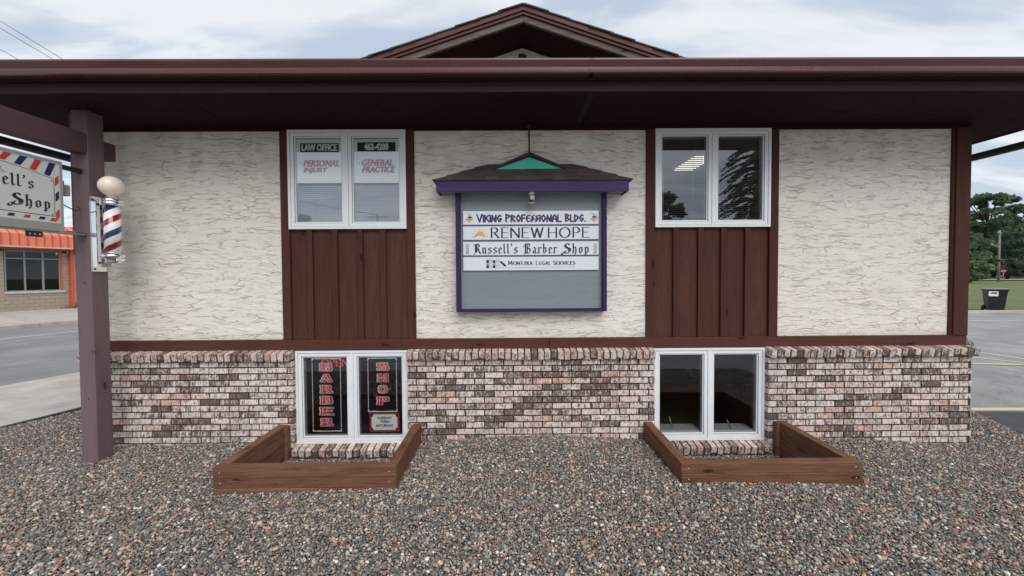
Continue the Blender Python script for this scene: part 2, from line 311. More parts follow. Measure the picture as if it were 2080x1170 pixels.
class MB:
    def __init__(s): s.V = []; s.F = []; s.sm = []
    def add(s, V, Fc, mw=None, smooth=False):
        b = len(s.V); s.V += [tuple(mw @ Vector(v)) if mw is not None else tuple(v) for v in V]; s.F += [tuple(i+b for i in f) for f in Fc]; s.sm += [smooth]*len(Fc); return s
    def box(s, x0, x1, y0, y1, z0, z1, c=0.0, mw=None):
        if c <= 0:
            V = [(x, y, z) for z in (z0, z1) for y in (y0, y1) for x in (x0, x1)]
            return s.add(V, [(0, 2, 3, 1), (4, 5, 7, 6), (0, 1, 5, 4), (2, 6, 7, 3), (0, 4, 6, 2), (1, 3, 7, 5)], mw)
        bm = bmesh.new(); r = bmesh.ops.create_cube(bm, size=1)
        for v in bm.verts: v.co = ((x0+x1)/2+v.co.x*(x1-x0), (y0+y1)/2+v.co.y*(y1-y0), (z0+z1)/2+v.co.z*(z1-z0))
        bmesh.ops.bevel(bm, geom=bm.edges[:], offset=c, segments=1, affect='EDGES')
        bm.verts.index_update(); V = [v.co[:] for v in bm.verts]; Fc = [tuple(v.index for v in f.verts) for f in bm.faces]; bm.free()
        return s.add(V, Fc, mw)
    def prism(s, pts, axis, a, b, mw=None):       # 2D polygon extruded; axis 'y': pts (x,z); 'x': pts (y,z); 'z': pts (x,y)
        mk = {'y': lambda p, t: (p[0], t, p[1]), 'x': lambda p, t: (t, p[0], p[1]), 'z': lambda p, t: (p[0], p[1], t)}[axis]
        n = len(pts); V = [mk(p, a) for p in pts]+[mk(p, b) for p in pts]
        Fc = [tuple(range(n)), tuple(range(2*n-1, n-1, -1))]+[(i, i+n, (i+1) % n+n, (i+1) % n) for i in range(n)]
        return s.add(V, Fc, mw)
    def tube(s, pts, rad, n=8, cap=True, smooth=True):
        pts = [Vector(p) for p in pts]; R = rad if isinstance(rad, (list, tuple)) else [rad]*len(pts); V = []; Fc = []
        for i, p in enumerate(pts):
            d = (pts[min(i+1, len(pts)-1)]-pts[max(i-1, 0)]).normalized(); a = Vector((0, 0, 1)) if abs(d.z) < .9 else Vector((1, 0, 0))
            u = d.cross(a).normalized(); v = d.cross(u)
            for k in range(n): t = 2*math.pi*k/n; V.append(p+(u*math.cos(t)+v*math.sin(t))*R[i])
        for i in range(len(pts)-1):
            for k in range(n): Fc.append((i*n+k, i*n+(k+1) % n, (i+1)*n+(k+1) % n, (i+1)*n+k))
        if cap: Fc += [tuple(range(n-1, -1, -1)), tuple(range((len(pts)-1)*n, len(pts)*n))]
        return s.add(V, Fc, smooth=smooth)
    def lathe(s, prof, c=(0, 0, 0), n=24, smooth=True):
        V = []; Fc = []
        for r, z in prof:
            for k in range(n): t = 2*math.pi*k/n; V.append((c[0]+r*math.cos(t), c[1]+r*math.sin(t), c[2]+z))
        for i in range(len(prof)-1):
            for k in range(n): Fc.append((i*n+k, i*n+(k+1) % n, (i+1)*n+(k+1) % n, (i+1)*n+k))
        Fc += [tuple(range(n-1, -1, -1)), tuple(range((len(prof)-1)*n, len(prof)*n))]
        return s.add(V, Fc, smooth=smooth)
    def build(s, name, m, parent=None, mw=None, **k):
        me = mesh(name, s.V, s.F); me.polygons.foreach_set('use_smooth', s.sm); me.update(); return obj(name, me, m, parent, mw, **k)
def box(name, m, parent, x0, x1, y0, y1, z0, z1, c=.002, **k): return MB().box(x0, x1, y0, y1, z0, z1, c).build(name, m, parent, **k)

# ---- lettering: broad-nib strokes on a skeleton alphabet
def arc(cx, cy, rx, ry, a0, a1, n=9): return [(cx+rx*math.cos(math.radians(a0+(a1-a0)*i/n)), cy+ry*math.sin(math.radians(a0+(a1-a0)*i/n))) for i in range(n+1)]
G = {
 'A': (.72, [[(0, 0), (.36, 1), (.72, 0)], [(.13, .33), (.59, .33)]]), 'B': (.58, [[(0, 0), (0, 1)], [(0, 1), (.28, 1)]+arc(.28, .77, .24, .23, 90, -90, 6)+[(0, .54)], [(.28, .54)]+arc(.3, .27, .28, .27, 90, -90, 6)+[(0, 0)]]),
 'C': (.72, [arc(.42, .5, .42, .5, 48, 312, 14)]), 'D': (.7, [[(0, 0), (0, 1)], [(0, 1), (.25, 1)]+arc(.25, .5, .45, .5, 90, -90, 10)+[(0, 0)]]),
 'E': (.5, [[(0, 0), (0, 1)], [(0, 1), (.5, 1)], [(0, .53), (.42, .53)], [(0, 0), (.52, 0)]]), 'F': (.48, [[(0, 0), (0, 1)], [(0, 1), (.48, 1)], [(0, .53), (.40, .53)]]),
 'G': (.78, [arc(.42, .5, .42, .5, 48, 345, 15), [(.48, .42), (.8, .42)], [(.8, .42), (.8, .1)]]), 'H': (.68, [[(0, 0), (0, 1)], [(.68, 0), (.68, 1)], [(0, .52), (.68, .52)]]),
 'I': (.02, [[(0, 0), (0, 1)]]), 'K': (.6, [[(0, 0), (0, 1)], [(.55, 1), (.02, .45)], [(.18, .58), (.62, 0)]]), 'L': (.48, [[(0, 0), (0, 1)], [(0, 0), (.5, 0)]]),
 'M': (.84, [[(.02, 0), (.06, 1), (.42, .2), (.78, 1), (.84, 0)]]), 'N': (.7, [[(0, 0), (0, 1)], [(0, 1), (.7, 0)], [(.7, 0), (.7, 1)]]), 'O': (.9, [arc(.45, .5, .45, .5, 0, 360, 20)]),
 'P': (.54, [[(0, 0), (0, 1)], [(0, 1), (.27, 1)]+arc(.27, .74, .27, .26, 90, -90, 7)+[(0, .48)]]), 'R': (.62, [[(0, 0), (0, 1)], [(0, 1), (.27, 1)]+arc(.27, .76, .25, .24, 90, -90, 7)+[(0, .52)], [(.24, .52), (.62, 0)]]),
 'S': (.5, [arc(.26, .76, .24, .24, 40, 250, 8)+arc(.25, .26, .26, .26, 75, -150, 9)]), 'T': (.64, [[(0, 1), (.64, 1)], [(.32, 0), (.32, 1)]]), 'V': (.7, [[(0, 1), (.35, 0), (.7, 1)]]),
 'W': (1.0, [[(0, 1), (.26, 0), (.5, .95), (.75, 0), (1.0, 1)]]), 'Z': (.58, [[(.03, 1), (.56, 1), (0, 0), (.6, 0)]]), '.': (.04, [[(0, .03), (.05, .03)]]), ' ': (.3, []),
}
GB = {   # blackletter
 'R': (.66, [[(-.06, .84), (.06, .96), (.14, .86), (.14, .12), (0, -.12)], [(.27, .92), (.27, .12)], [(.1, .9), (.26, 1.0), (.44, .95), (.5, .8), (.46, .64), (.28, .52)], [(.3, .52), (.44, .42), (.5, .12), (.62, .0), (.7, .08)]]),
 'B': (.66, [[(-.08, .86), (.05, .98), (.42, .98), (.5, .9), (.44, .7), (.3, .56)], [(.1, .98), (.1, .1), (-.02, -.12)], [(.26, .92), (.26, .08)], [(.3, .56), (.52, .46), (.56, .2), (.42, 0), (.2, .02), (.06, .08)], [(-.06, .7), (.1, .7)]]),
 'S': (.78, [[(.64, .86), (.5, 1.0), (.3, .95), (.2, .78), (.3, .6), (.54, .44), (.6, .22), (.48, .02), (.3, .0), (.1, .12), (-.06, -.02), (-.04, -.16), (.1, -.14), (.34, .3)], [(.34, .9), (.32, .72), (.5, .56), (.7, .46), (.72, .2), (.58, .02)]]),
 'u': (.42, [[(-.02, .54), (.06, .62), (.06, .1), (.14, .0), (.27, .1)], [(.2, .54), (.28, .62), (.28, .08), (.37, .0), (.43, .06)]]), 's': (.36, [[(.31, .52), (.2, .62), (.07, .54), (.07, .40), (.29, .25), (.29, .1), (.16, .0), (.02, .1)]]),
 'e': (.36, [[(.08, .28), (.27, .42), (.27, .52), (.16, .62), (.06, .52), (.06, .1), (.15, .0), (.32, .1)]]), 'l': (.22, [[(-.03, .93), (.06, 1.0), (.06, .1), (.14, .0), (.2, .07)]]), "'": (.17, [[(.03, 1.02), (.1, .92), (.0, .76)]]),
 'a': (.4, [[(.04, .52), (.15, .62), (.25, .52), (.25, .08), (.34, .0), (.4, .06)], [(.24, .36), (.06, .26), (.05, .08), (.13, .0), (.25, .1)]]), 'r': (.34, [[(-.02, .54), (.07, .62), (.07, .06)], [(.07, .48), (.21, .62), (.31, .52)], [(-.01, .06), (.07, .0), (.15, .05)]]),
 'b': (.4, [[(-.03, .93), (.06, 1.0), (.06, .08), (.15, .0), (.27, .1), (.27, .48), (.18, .62), (.06, .5)]]), 'h': (.42, [[(-.03, .93), (.06, 1.0), (.06, .06)], [(.0, .06), (.06, 0), (.13, .05)], [(.06, .5), (.19, .62), (.29, .5), (.29, .06), (.2, -.18)]]),
 'o': (.38, [[(.15, .62), (.05, .52), (.05, .1), (.15, .0), (.27, .1), (.27, .52), (.15, .62)]]), 'p': (.42, [[(-.02, .54), (.07, .62), (.07, -.26)], [(.0, -.2), (.07, -.26), (.14, -.2)], [(.07, .5), (.19, .62), (.29, .5), (.29, .1), (.18, .0), (.07, .08)]]), ' ': (.34, []),
}
def hull(P):
    P = sorted(set(P)); 
    if len(P) < 3: return P
    def half(P):
        h = []
        for p in P:
            while len(h) > 1 and (h[-1][0]-h[-2][0])*(p[1]-h[-2][1])-(h[-1][1]-h[-2][1])*(p[0]-h[-2][0]) <= 0: h.pop()
            h.append(p)
        return h
    a, b = half(P), half(P[::-1]); return a[:-1]+b[:-1]
def word_polys(txt, glyphs, nw, nh, ang=0.0, gap=.2, serif=0.0, small=1.0):
    ca, sa = math.cos(math.radians(ang)), math.sin(math.radians(ang))
    nib = [(ca*x-sa*y, sa*x+ca*y) for x, y in ((-nw/2, -nh/2), (nw/2, -nh/2), (nw/2, nh/2), (-nw/2, nh/2))]
    out = []; x = 0.0; first = True
    for ch in txt:
        wd, st = glyphs[ch]; k = 1.0 if (first or ch == ' ') else small; first = ch == ' '
        for line in st:
            line = [(x+p[0]*k, p[1]*k) for p in line]
            if serif > 0:
                for e, o in ((line[0], line[1]), (line[-1], line[-2])):
                    if (abs(e[1]) < .02 or abs(e[1]-k) < .02) and abs(o[1]-e[1]) > .1:
                        out.append(hull([(e[0]+dx+a*.4, e[1]+(nh if e[1] < .1 else -nh)*.2+b*.9) for dx in (-serif, serif) for a, b in ((-nh, -nh/2), (nh, -nh/2), (nh, nh/2), (-nh, nh/2))]))
            for p, q in zip(line, line[1:]):
                if abs(p[0]-q[0])+abs(p[1]-q[1]) < 1e-6: continue
                out.append(hull([(round(c[0]+a, 5), round(c[1]+b, 5)) for c in (p, q) for a, b in nib]))
        x += (wd+gap)*k if ch != ' ' else wd
    return out
def place_polys(mb, polys, u0, u1, v0, v1, cap0=0.0, cap1=1.0, fn=None, step=4e-5, xr=None):
    """fit polys: x-extent -> u0..u1, cap0..cap1 -> v0..v1; fn(u,v,k) -> 3D"""
    xs = [p[0] for q in polys for p in q]; a, b = (min(xs), max(xs)) if xr is None else xr
    for i, q in enumerate(polys):
        k = (i % 24)*step
        V = [fn(u0+(p[0]-a)/(b-a)*(u1-u0), v0+(p[1]-cap0)/(cap1-cap0)*(v1-v0), k) for p in q]
        mb.add(V, [tuple(range(len(V)))])
def on_wall(Y): return lambda u, v, k: (u, Y-k, v)
def strokes(name, txt, m, parent, u0, u1, v0, v1, Y, glyphs=G, nw=.12, nh=.05, ang=0, gap=.2, serif=0.0, small=1.0, fn=None, **k):
    mb = MB(); place_polys(mb, word_polys(txt, glyphs, nw, nh, ang, gap, serif, small), u0, u1, v0, v1, fn=fn or on_wall(Y)); return mb.build(name, m, parent, **k)
def sans(name, lines, m, parent, Y, bold=.0, shear=0.0, rep=(0,), **k):
    """lines: (text, u0, u1, v0, v1) laid on a wall plane"""
    mb = MB()
    for txt, u0, u1, v0, v1 in lines:
        c = bpy.data.curves.new('lettering', 'FONT'); c.body = txt; c.shear = shear; c.offset = bold; c.resolution_u = 3
        t = bpy.data.objects.new('t', c); COL.objects.link(t); bpy.context.view_layer.update()
        me = bpy.data.meshes.new_from_object(t.evaluated_get(bpy.context.evaluated_depsgraph_get())); bpy.data.objects.remove(t); bpy.data.curves.remove(c)
        co = np.array([v.co[:] for v in me.vertices]); a, b = co.min(0), co.max(0)
        for ri, dx in enumerate(rep):
            V = [(u0+dx+(p[0]-a[0])/(b[0]-a[0])*(u1-u0), Y-ri*1e-4, v0+(p[1]-a[1])/(b[1]-a[1])*(v1-v0)) for p in co]
            mb.add(V, [tuple(p.vertices) for p in me.polygons])
        bpy.data.meshes.remove(me)
    return mb.build(name, m, parent, **k)

# ------------------------------------------------------------------ ground
X0, X1 = -4.46, 4.98
WELL = [(-2.48, -.955), (1.43, 2.96)]; WY0, WY1 = -1.02, -.0; TT = .085
def gz(x, y):
    return .06*np.exp(-((x-.3)/1.3)**2)*np.exp(-((y+.4)/1.1)**2) - .05*np.exp(-((x-4.8)/.8)**2)*np.exp(-(y/.6)**2) + .012*np.sin(x*2.1+1)*np.cos(y*2.7) + .035*np.exp(-((x-2.2)/1.1)**2)*np.exp(-((y+1.15)/.5)**2)
def sheet(name, pts, z, m, **k):
    o = MB().add([(p[0], p[1], z) for p in pts], [tuple(range(len(pts)))]).build(name, m, kind='structure', **k); return o
big = MB()
gr = [(-600, -500, -.13), (600, -500, -.13), (600, 13.5, -.13), (-600, 13.5, -.13), (-600, 700, -.13)]
xs = [-700, -9, 5, 24, 60, 700]; ys = [-700, -40, 12.95, 13.04, 40, 75, 130, 700]; zf = lambda x, y: (-.40 if y < 13.0 else -.02 if y < 14 else (-.02 if y < 41 else (.32 if y < 76 else .9)))if x > 0 else -.40
V = [(x, y, zf(x, y)) for y in ys for x in xs]; nx = len(xs)
Fc = [(j*nx+i, j*nx+i+1, (j+1)*nx+i+1, (j+1)*nx+i) for j in range(len(ys)-1) for i in range(nx-1)]
big.add(V, Fc).build('lawn', M['grass'], kind='structure', label='open lawn running back from the parking lot to the trees')
d17 = Vector((.292, .956)); n17 = Vector((-.956, .292))     # along the street / to its far side
o_near, o_far, o_white, o_fsw, o_bld = Vector((-6.05, .7)), Vector((-8.27, 2.6)), Vector((-15.5, 8.6)), Vector((-18.35, 10.9)), Vector((-26.0, 17.0))
def band(name, a, b, z, m, t0=-70, t1=90, **k):
    return sheet(name, [a+d17*t0, b+d17*t0, b+d17*t1, a+d17*t1], z, m, **k)
sheet('parking_lot', [(-5.6, -40), (60, -40), (60, 12.9), (5.2, 12.9), (5.2, 1.9), (3, -2.0), (-5.6, -2.0)], -.075, M['asphalt'])
MB().box(5.2, 60, 12.9, 13.05, -.09, .055, .02).build('kerb', M['kerbc'], kind='structure')
sheet('far_road', [(30, 62), (160, 62), (160, 69), (30, 69)], .36, M['concrete'])
def strip_line(name, p, q, w, z, m, **k):
    p, q = Vector(p), Vector(q); d = (q-p).normalized(); n = Vector((-d.y, d.x))*w/2
    return sheet(name, [p-n, q-n, q+n, p+n], z, m, **k)
strip_line('painted_line', (5.2, .99), (11, .88), .10, -.0705, M['painty'])
strip_line('painted_line', (10.75, 5.9), (11.25, 2.4), .10, -.0705, M['painty'])
strip_line('painted_line', (9.0, 5.6), (11.4, 2.4), .10, -.0660, M['painty'])
strip_line('painted_line', (7.0, 3.75), (13.2, 3.1), .10, -.0615, M['painty'])
strip_line('painted_line', (17.4, 10.5), (19.2, 10.2), .10, -.0705, M['paintw'])
sheet('dark_asphalt_apron', [(5.0, -2.4), (7.6, -2.4), (7.6, .84), (5.0, .92)], -.071, M['newasphalt'])
band('street', o_far, o_fsw, -.10, M['street'])
band('painted_line', o_white+n17*.05, o_white-n17*.05, -.0955, M['paintw'])
mbk = MB()
def slab(mb, a, b, z0, z1, t0, t1):
    P = [a+d17*t0, b+d17*t0, b+d17*t1, a+d17*t1]; mb.prism([tuple(p) for p in P], 'z', z0, z1)
sw = MB()
t = -40.0
while t < 60:
    slab(sw, o_near, o_far, -.14, .015, t, t+2.38); t += 2.40
sw.build('sidewalk', M['concrete'], kind='structure', label='pale concrete sidewalk beside the street and the gravel')
e1 = MB(); slab(e1, o_near+n17*-.055, o_near-n17*.002, -.1, .012, -12, 40); e1.build('dark_strip', M['dark_strip'], kind='structure', label='dark strip between gravel and sidewalk')  # dark strip along the gravel side of the sidewalk
fs = MB(); t = -60.0
while t < 80:
    slab(fs, o_fsw, o_fsw+n17*.5, -.14, .02, t, t+2.98); slab(fs, o_fsw+n17*.51, o_bld+n17*6, -.14, .028, t, t+2.985); t += 3.0
fs.build('sidewalk', M['kerbc'], kind='structure', label='far concrete sidewalk and kerb across the street')

# gravel bed (grid with the two window wells cut out)
gx = sorted(set(list(np.linspace(-7.4, 7.2, 74))+[a+TT/2 for a, b in WELL]+[b-TT/2 for a, b in WELL]+[X0+.02, X1-.02]))
gy = sorted(set(list(np.linspace(-3.05, 5.0, 56))+[WY0+TT/2, -.02]))
def bed_ok(x, y):
    if y > -.02 and X0+.02 < x < X1-.02: return False
    for a, b in WELL:
        if a+TT/2 < x < b-TT/2 and WY0+TT/2 < y < 0: return False
    if (Vector((x, y))-o_near).dot(n17) > .02: return False
    rx = 5.68+(y+.01)*.4625
    if x > min(rx, 6.6): return False
    return True
def bed_z(x, y): return float(gz(x, y))-.012 if (Vector((x, y))-o_near).dot(n17) < -.3 else min(float(gz(x, y))-.012, -.012)
V = [(x, y, bed_z(x, y)) for y in gy for x in gx]; n = len(gx)
Fc = [(j*n+i, j*n+i+1, (j+1)*n+i+1, (j+1)*n+i) for j in range(len(gy)-1) for i in range(n-1) if bed_ok((gx[i]+gx[i+1])/2, (gy[j]+gy[j+1])/2)]
MB().add(V, Fc).build('gravel_bed', M['bed'], kind='structure', label='ground under the loose pebbles in front of the wall')
for a, b in WELL:
    MB().box(a+.02, b-.02, WY0+.02, -.0, -.3, -.165).build('well_floor', M['bed'], kind='structure')

# pebbles: a few stone shapes on ~200k points
def pebble_mesh(i):
    bm = bmesh.new(); bmesh.ops.create_icosphere(bm, subdivisions=1, radius=.5); rr = random.Random(i)
    s = (1, rr.uniform(.62, .9), rr.uniform(.42, .68))
    for v in bm.verts:
        k = rr.uniform(.84, 1.14); v.co = Vector((v.co.x*s[0]*k, v.co.y*s[1]*k, v.co.z*s[2]*k))
    me = bpy.data.meshes.new('pebble'); bm.to_mesh(me); bm.free(); me.materials.append(M['pebble'])
    if i % 2: me.polygons.foreach_set('use_smooth', [True]*len(me.polygons))
    return me
pcol = bpy.data.collections.new('pebble_shapes')
for i in range(7):
    o = bpy.data.objects.new('pebble_shape', pebble_mesh(i)); pcol.objects.link(o)
def jgrid(x0, x1, y0, y1, d):
    a, b = np.meshgrid(np.arange(x0, x1, d), np.arange(y0, y1, d)); P = np.stack([a.ravel(), b.ravel()], 1); return P+RNG.uniform(-.55, .55, P.shape)*d
P = jgrid(-7.3, 6.8, -3.05, 3.6, .0138)
dn = (P[:, 0]-o_near.x)*n17.x+(P[:, 1]-o_near.y)*n17.y
ok = (dn < -.06) & (P[:, 0] < 5.66+(P[:, 1]+.01)*.4625) & ~((P[:, 1] > -.085) & (P[:, 0] > X0) & (P[:, 0] < X1))
ok &= ~((P[:, 1] > 1.2) & (P[:, 0] > -4.5) & (P[:, 0] < 5.6))
for a, b in WELL: ok &= ~((P[:, 0] > a-.006) & (P[:, 0] < b+.006) & (P[:, 1] > WY0-.006))
vis = (np.abs(P[:, 0]) < 1.45*(P[:, 1]+4.185)+.2) & (P[:, 1] > -2.15)
ok &= vis | (RNG.random(len(P)) < .45)
P = P[ok]; vis = vis[ok]
Zp = gz(P[:, 0], P[:, 1]); sc = RNG.lognormal(math.log(.0182), .33, len(P)).clip(.009, .042); sc[~vis] *= 1.35
fr = RNG.random(len(P)) < .006; sc[fr] *= 1.4
pts = np.column_stack([P, Zp-.006+RNG.uniform(-.004, .010, len(P))])
for a, b in WELL:
    Q = jgrid(a+TT, b-TT, WY0+TT, -.02, .0145); pts = np.vstack([pts, np.column_stack([Q, np.full(len(Q), -.158)+RNG.uniform(-.005, .008, len(Q))])]); sc = np.append(sc, RNG.lognormal(math.log(.0185), .25, len(Q)))
me = bpy.data.meshes.new('gravel'); me.vertices.add(len(pts)); me.vertices.foreach_set('co', pts.astype(np.float32).ravel())
a = me.attributes.new('size', 'FLOAT', 'POINT'); a.data.foreach_set('value', sc.astype(np.float32))
rot = np.column_stack([RNG.normal(0, .45, len(pts)), RNG.normal(0, .45, len(pts)), RNG.uniform(0, 6.28, len(pts))]).astype(np.float32)
a = me.attributes.new('turn', 'FLOAT_VECTOR', 'POINT'); a.data.foreach_set('vector', rot.ravel()); me.update()
gobj = obj('gravel', me, M['pebble'], kind='stuff', label='loose grey, brown and pink river pebbles covering the ground in front of the wall')
ng = bpy.data.node_groups.new('scatter_pebbles', 'GeometryNodeTree')
ng.interface.new_socket('Geometry', in_out='INPUT', socket_type='NodeSocketGeometry'); ng.interface.new_socket('Geometry', in_out='OUTPUT', socket_type='NodeSocketGeometry')
gi, go = ng.nodes.new('NodeGroupInput'), ng.nodes.new('NodeGroupOutput'); ip = ng.nodes.new('GeometryNodeInstanceOnPoints'); ci = ng.nodes.new('GeometryNodeCollectionInfo')
ci.inputs['Collection'].default_value = pcol; ci.inputs['Separate Children'].default_value = True; ci.inputs['Reset Children'].default_value = True
at = ng.nodes.new('GeometryNodeInputNamedAttribute'); at.data_type = 'FLOAT'; at.inputs[0].default_value = 'size'
ar = ng.nodes.new('GeometryNodeInputNamedAttribute'); ar.data_type = 'FLOAT_VECTOR'; ar.inputs[0].default_value = 'turn'
ip.inputs['Pick Instance'].default_value = True; LL = ng.links.new
LL(gi.outputs[0], ip.inputs['Points']); LL(ci.outputs[0], ip.inputs['Instance']); LL(at.outputs[0], ip.inputs['Scale']); LL(ar.outputs[0], ip.inputs['Rotation']); LL(ip.outputs[0], go.inputs[0])
mod = gobj.modifiers.new('scatter', 'NODES'); mod.node_group = ng

# ------------------------------------------------------------------ the building
B = empty('office_building', (0, 0, 0), 'low brown trimmed office building with cream stucco above whitewashed brick', 'building')
ZS, ZT = 3.40, 3.355          # soffit, top of stucco
UW = [(-2.363, -1.104, 'left'), (1.578, 2.824, 'right')]; UZ0, UZ1 = 2.303, 3.357
LW = [(-2.328, -1.104), (1.563, 2.784)]; LZ0, LZ1 = -.028, .990
core = MB()      # wall core with the four openings
for a, b, y0, y1 in ((X0, LW[0][0], .03, .22), (LW[0][1], LW[1][0], .03, .22), (LW[1][1], X1, .03, .22)): core.box(a, b, y0, y1, -.5, 1.05)
for a, b in LW: core.box(a, b, .03, .22, -.5, LZ0)
for a, b in LW: core.box(a, b, .03, .22, LZ1, 1.05)
core.box(X0, UW[0][0], .03, .22, 1.05, 3.5); core.box(UW[0][1], UW[1][0], .03, .22, 1.05, 3.5); core.box(UW[1][1], X1, .03, .22, 1.05, 3.5)
for a, b, _ in UW: core.box(a, b, .03, .22, 1.05, UZ0); core.box(a, b, .03, .22, UZ1, 3.5)
core.box(X0, X0+.2, .22, 11.8, -.5, 3.5); core.box(X1-.2, X1, .22, 11.8, -.5, 3.5); core.box(X0, X1, 11.8, 12, -.5, 3.5)
core.build('wall', M['roomd'], B)
for a in (X0-.012, X1+.002): MB().box(a, a+.01, .0, 12, 1.0, 3.5).build('side_stucco', M['stucco'], B)
MB().box(X0-.1, X0-.013, .0, 12, -.5, .95).build('side_brick_base', M['mortar'], B)
rm = MB(); rm.box(X0+.2, X1-.2, .22, 11.8, 1.06, 1.10).box(X0+.2, X1-.2, .22, 11.8, -1.2, -1.15); rm.build('room_floor', M['roomf'], B)
rm = MB(); rm.box(X0+.2, X1-.2, .22, 11.8, 3.36, 3.4).box(X0+.2, X1-.2, 3.5, 3.6, -1.1, 3.36).box(X0+.2, X1-.2, .221, 3.5, .995, 1.058).box(.5, .6, .221, 3.5, -1.1, 3.36).box(X0+.2, X1-.2, .05, .22, -1.2, -.5)
rm.build('room_partition', M['roomd'], B)
box('ceiling_light', M['lightpanel'], B, 2.46, 2.73, .90, 1.55, 3.335, 3.352)
# stucco panels
for a, b in ((-4.352, -2.455), (-1.02, 1.484), (2.922, 4.812)):
    box('stucco_panel', M['stucco'], B, a, b, -.004, .03, 1.108, ZT, .003)
# brown boards
def jb(name, m, x0, x1, y0, y1, z0, z1, **k):
    return box(name, m, B, x0, x1, y0, y1, z0, z1, .0025, **k)
jb('frieze_board', M['soffit'], X0-.01, X1+.01, -.035, .03, ZT, 3.42)  # soffit's dark paint on this board stands in for the eave's shade
jb('trim_board', M['trimh'], X0-.01, .43, -.040, .03, .992, 1.108); jb('trim_board', M['trimh'], .433, X1+.01, -.038, .03, .992, 1.108)
for a, b in ((-4.47, -4.352), (4.812, 4.985)): jb('corner_board', M['trimv'], a, b, -.028, .03, 1.108, ZT)
jb('corner_board', M['trimv'], 4.835, 4.992, -.046, -.0285, 1.109, ZT)
for a, b in ((-2.455, -2.366), (-1.101, -1.02), (1.484, 1.575), (2.827, 2.922)): jb('trim_board', M['trimv'], a, b, -.026, .03, 1.108, ZT)
BAT = [[(-2.18, -2.12), (-1.91, -1.85), (-1.64, -1.58), (-1.39, -1.33)], [(1.78, 1.84), (2.05, 2.11), (2.295, 2.355), (2.555, 2.615)]]
for (a, b), bt in zip(((-2.366, -1.101), (1.575, 2.827)), BAT):
    e = [a]+[(p+q)/2 for p, q in bt]+[b]
    for p, q in zip(e, e[1:]): jb('siding_board', M['siding'], p+.002, q-.002, random.uniform(.001, .006), .03, 1.108, UZ0+.002)
    for p, q in bt: j = random.uniform(-.004, .004); jb('batten', M['trimv'], p+j, q+j, -.030, .0005, 1.108, UZ0-.001)
# ---- bricks
BH, BC, BLn, BS = .0545, .0677, .194, .208
def brick_mesh(L_, seed, hz=BH, dp=.088):
    rr = random.Random(seed); mb = MB().box(-L_/2, L_/2, 0, dp, -hz/2, hz/2, .002)
    V = [(x+rr.uniform(-.0012, .0012), y+rr.uniform(-.0022, .0022), z+rr.uniform(-.0012, .0012)) for x, y, z in mb.V]
    me = mesh('brick', V, mb.F); me.materials.append(M['brick']); return me
BM = [brick_mesh(BLn, s) for s in range(6)]; CUT = {}
def lay_bricks(x0, x1, wells):
    w_ = MB(); w_.box(x0+.004, x1-.004, -.080, .0295, -.4, .896); wall = w_.build('brick_wall', M['mortar'], B)
    top = .893
    for c in range(19):
        z = top-(c+.5)*BC; x = x0-(BS/2 if c % 2 else 0)
        if z < -.34: break
        while x < x1-.02:
            a, b = max(x, x0), min(x+BLn, x1); x += BS
            if b-a < .03: continue
            mid = (a+b)/2
            if z < -.14 and not any(p-.05 < mid < q+.05 for p, q in wells): continue
            if z < -.22: continue
            if b-a > BLn-.002: me = random.choice(BM)
            else:
                key = round(b-a, 3); me = CUT.get(key) or CUT.setdefault(key, brick_mesh(b-a, int(key*1000)))
            mw = Matrix.Translation((mid, -.090+random.uniform(-.0025, .0025), z+random.uniform(-.0012, .0012))) @ Matrix.Rotation(random.uniform(-.006, .006), 4, 'Y')
            obj('brick', me, None, wall, mw)
    return wall
W3 = [lay_bricks(X0-.1, -2.326, WELL), lay_bricks(-1.102, 1.558, WELL), lay_bricks(2.786, 5.0, WELL)]
def row_brick_mesh(seed, w_=.057, dp=.150, hz=.086):
    rr = random.Random(seed); mb = MB().box(-w_/2, w_/2, 0, dp, -hz, 0, .0028)
    me = mesh('cap_brick', [(x+rr.uniform(-.0015, .0015), y+rr.uniform(-.003, .003), z+rr.uniform(-.002, .002)) for x, y, z in mb.V], mb.F); me.materials.append(M['capbrick']); return me
RM = [row_brick_mesh(s) for s in range(5)]
tilt = math.radians(11)
def row(name, wall, x0, x1, y, z, sp=.0705):
    cnt = round((x1-x0)/sp); sp = (x1-x0)/cnt
    MB().box(x0+.01, x1-.01, y+.016, -.036, z-.080, z-.004).build(name+'_mortar_bed', M['mortar'], wall)
    for i in range(cnt):
        mw = Matrix.Translation((x0+(i+.5)*sp, y+random.uniform(-.004, .004), z+random.uniform(-.002, .002))) @ Matrix.Rotation(tilt, 4, 'X') @ Matrix.Rotation(random.uniform(-.02, .02), 4, 'Y')
        obj(name, random.choice(RM), None, wall, mw)
row('cap_brick', W3[0], X0-.1, -2.326, -.142, .980); row('cap_brick', W3[1], -1.108, 1.556, -.142, .980); row('cap_brick', W3[2], 2.782, 5.035, -.142, .980)
for (a, b), wl in zip(LW, (W3[0], W3[2])):
    MB().box(a, b, -.075, .0295, -.4, -.125).build('sill_backing', M['mortar'], wl)
    row('sill_brick', wl, a-.004, b+.004, -.152, -.052)
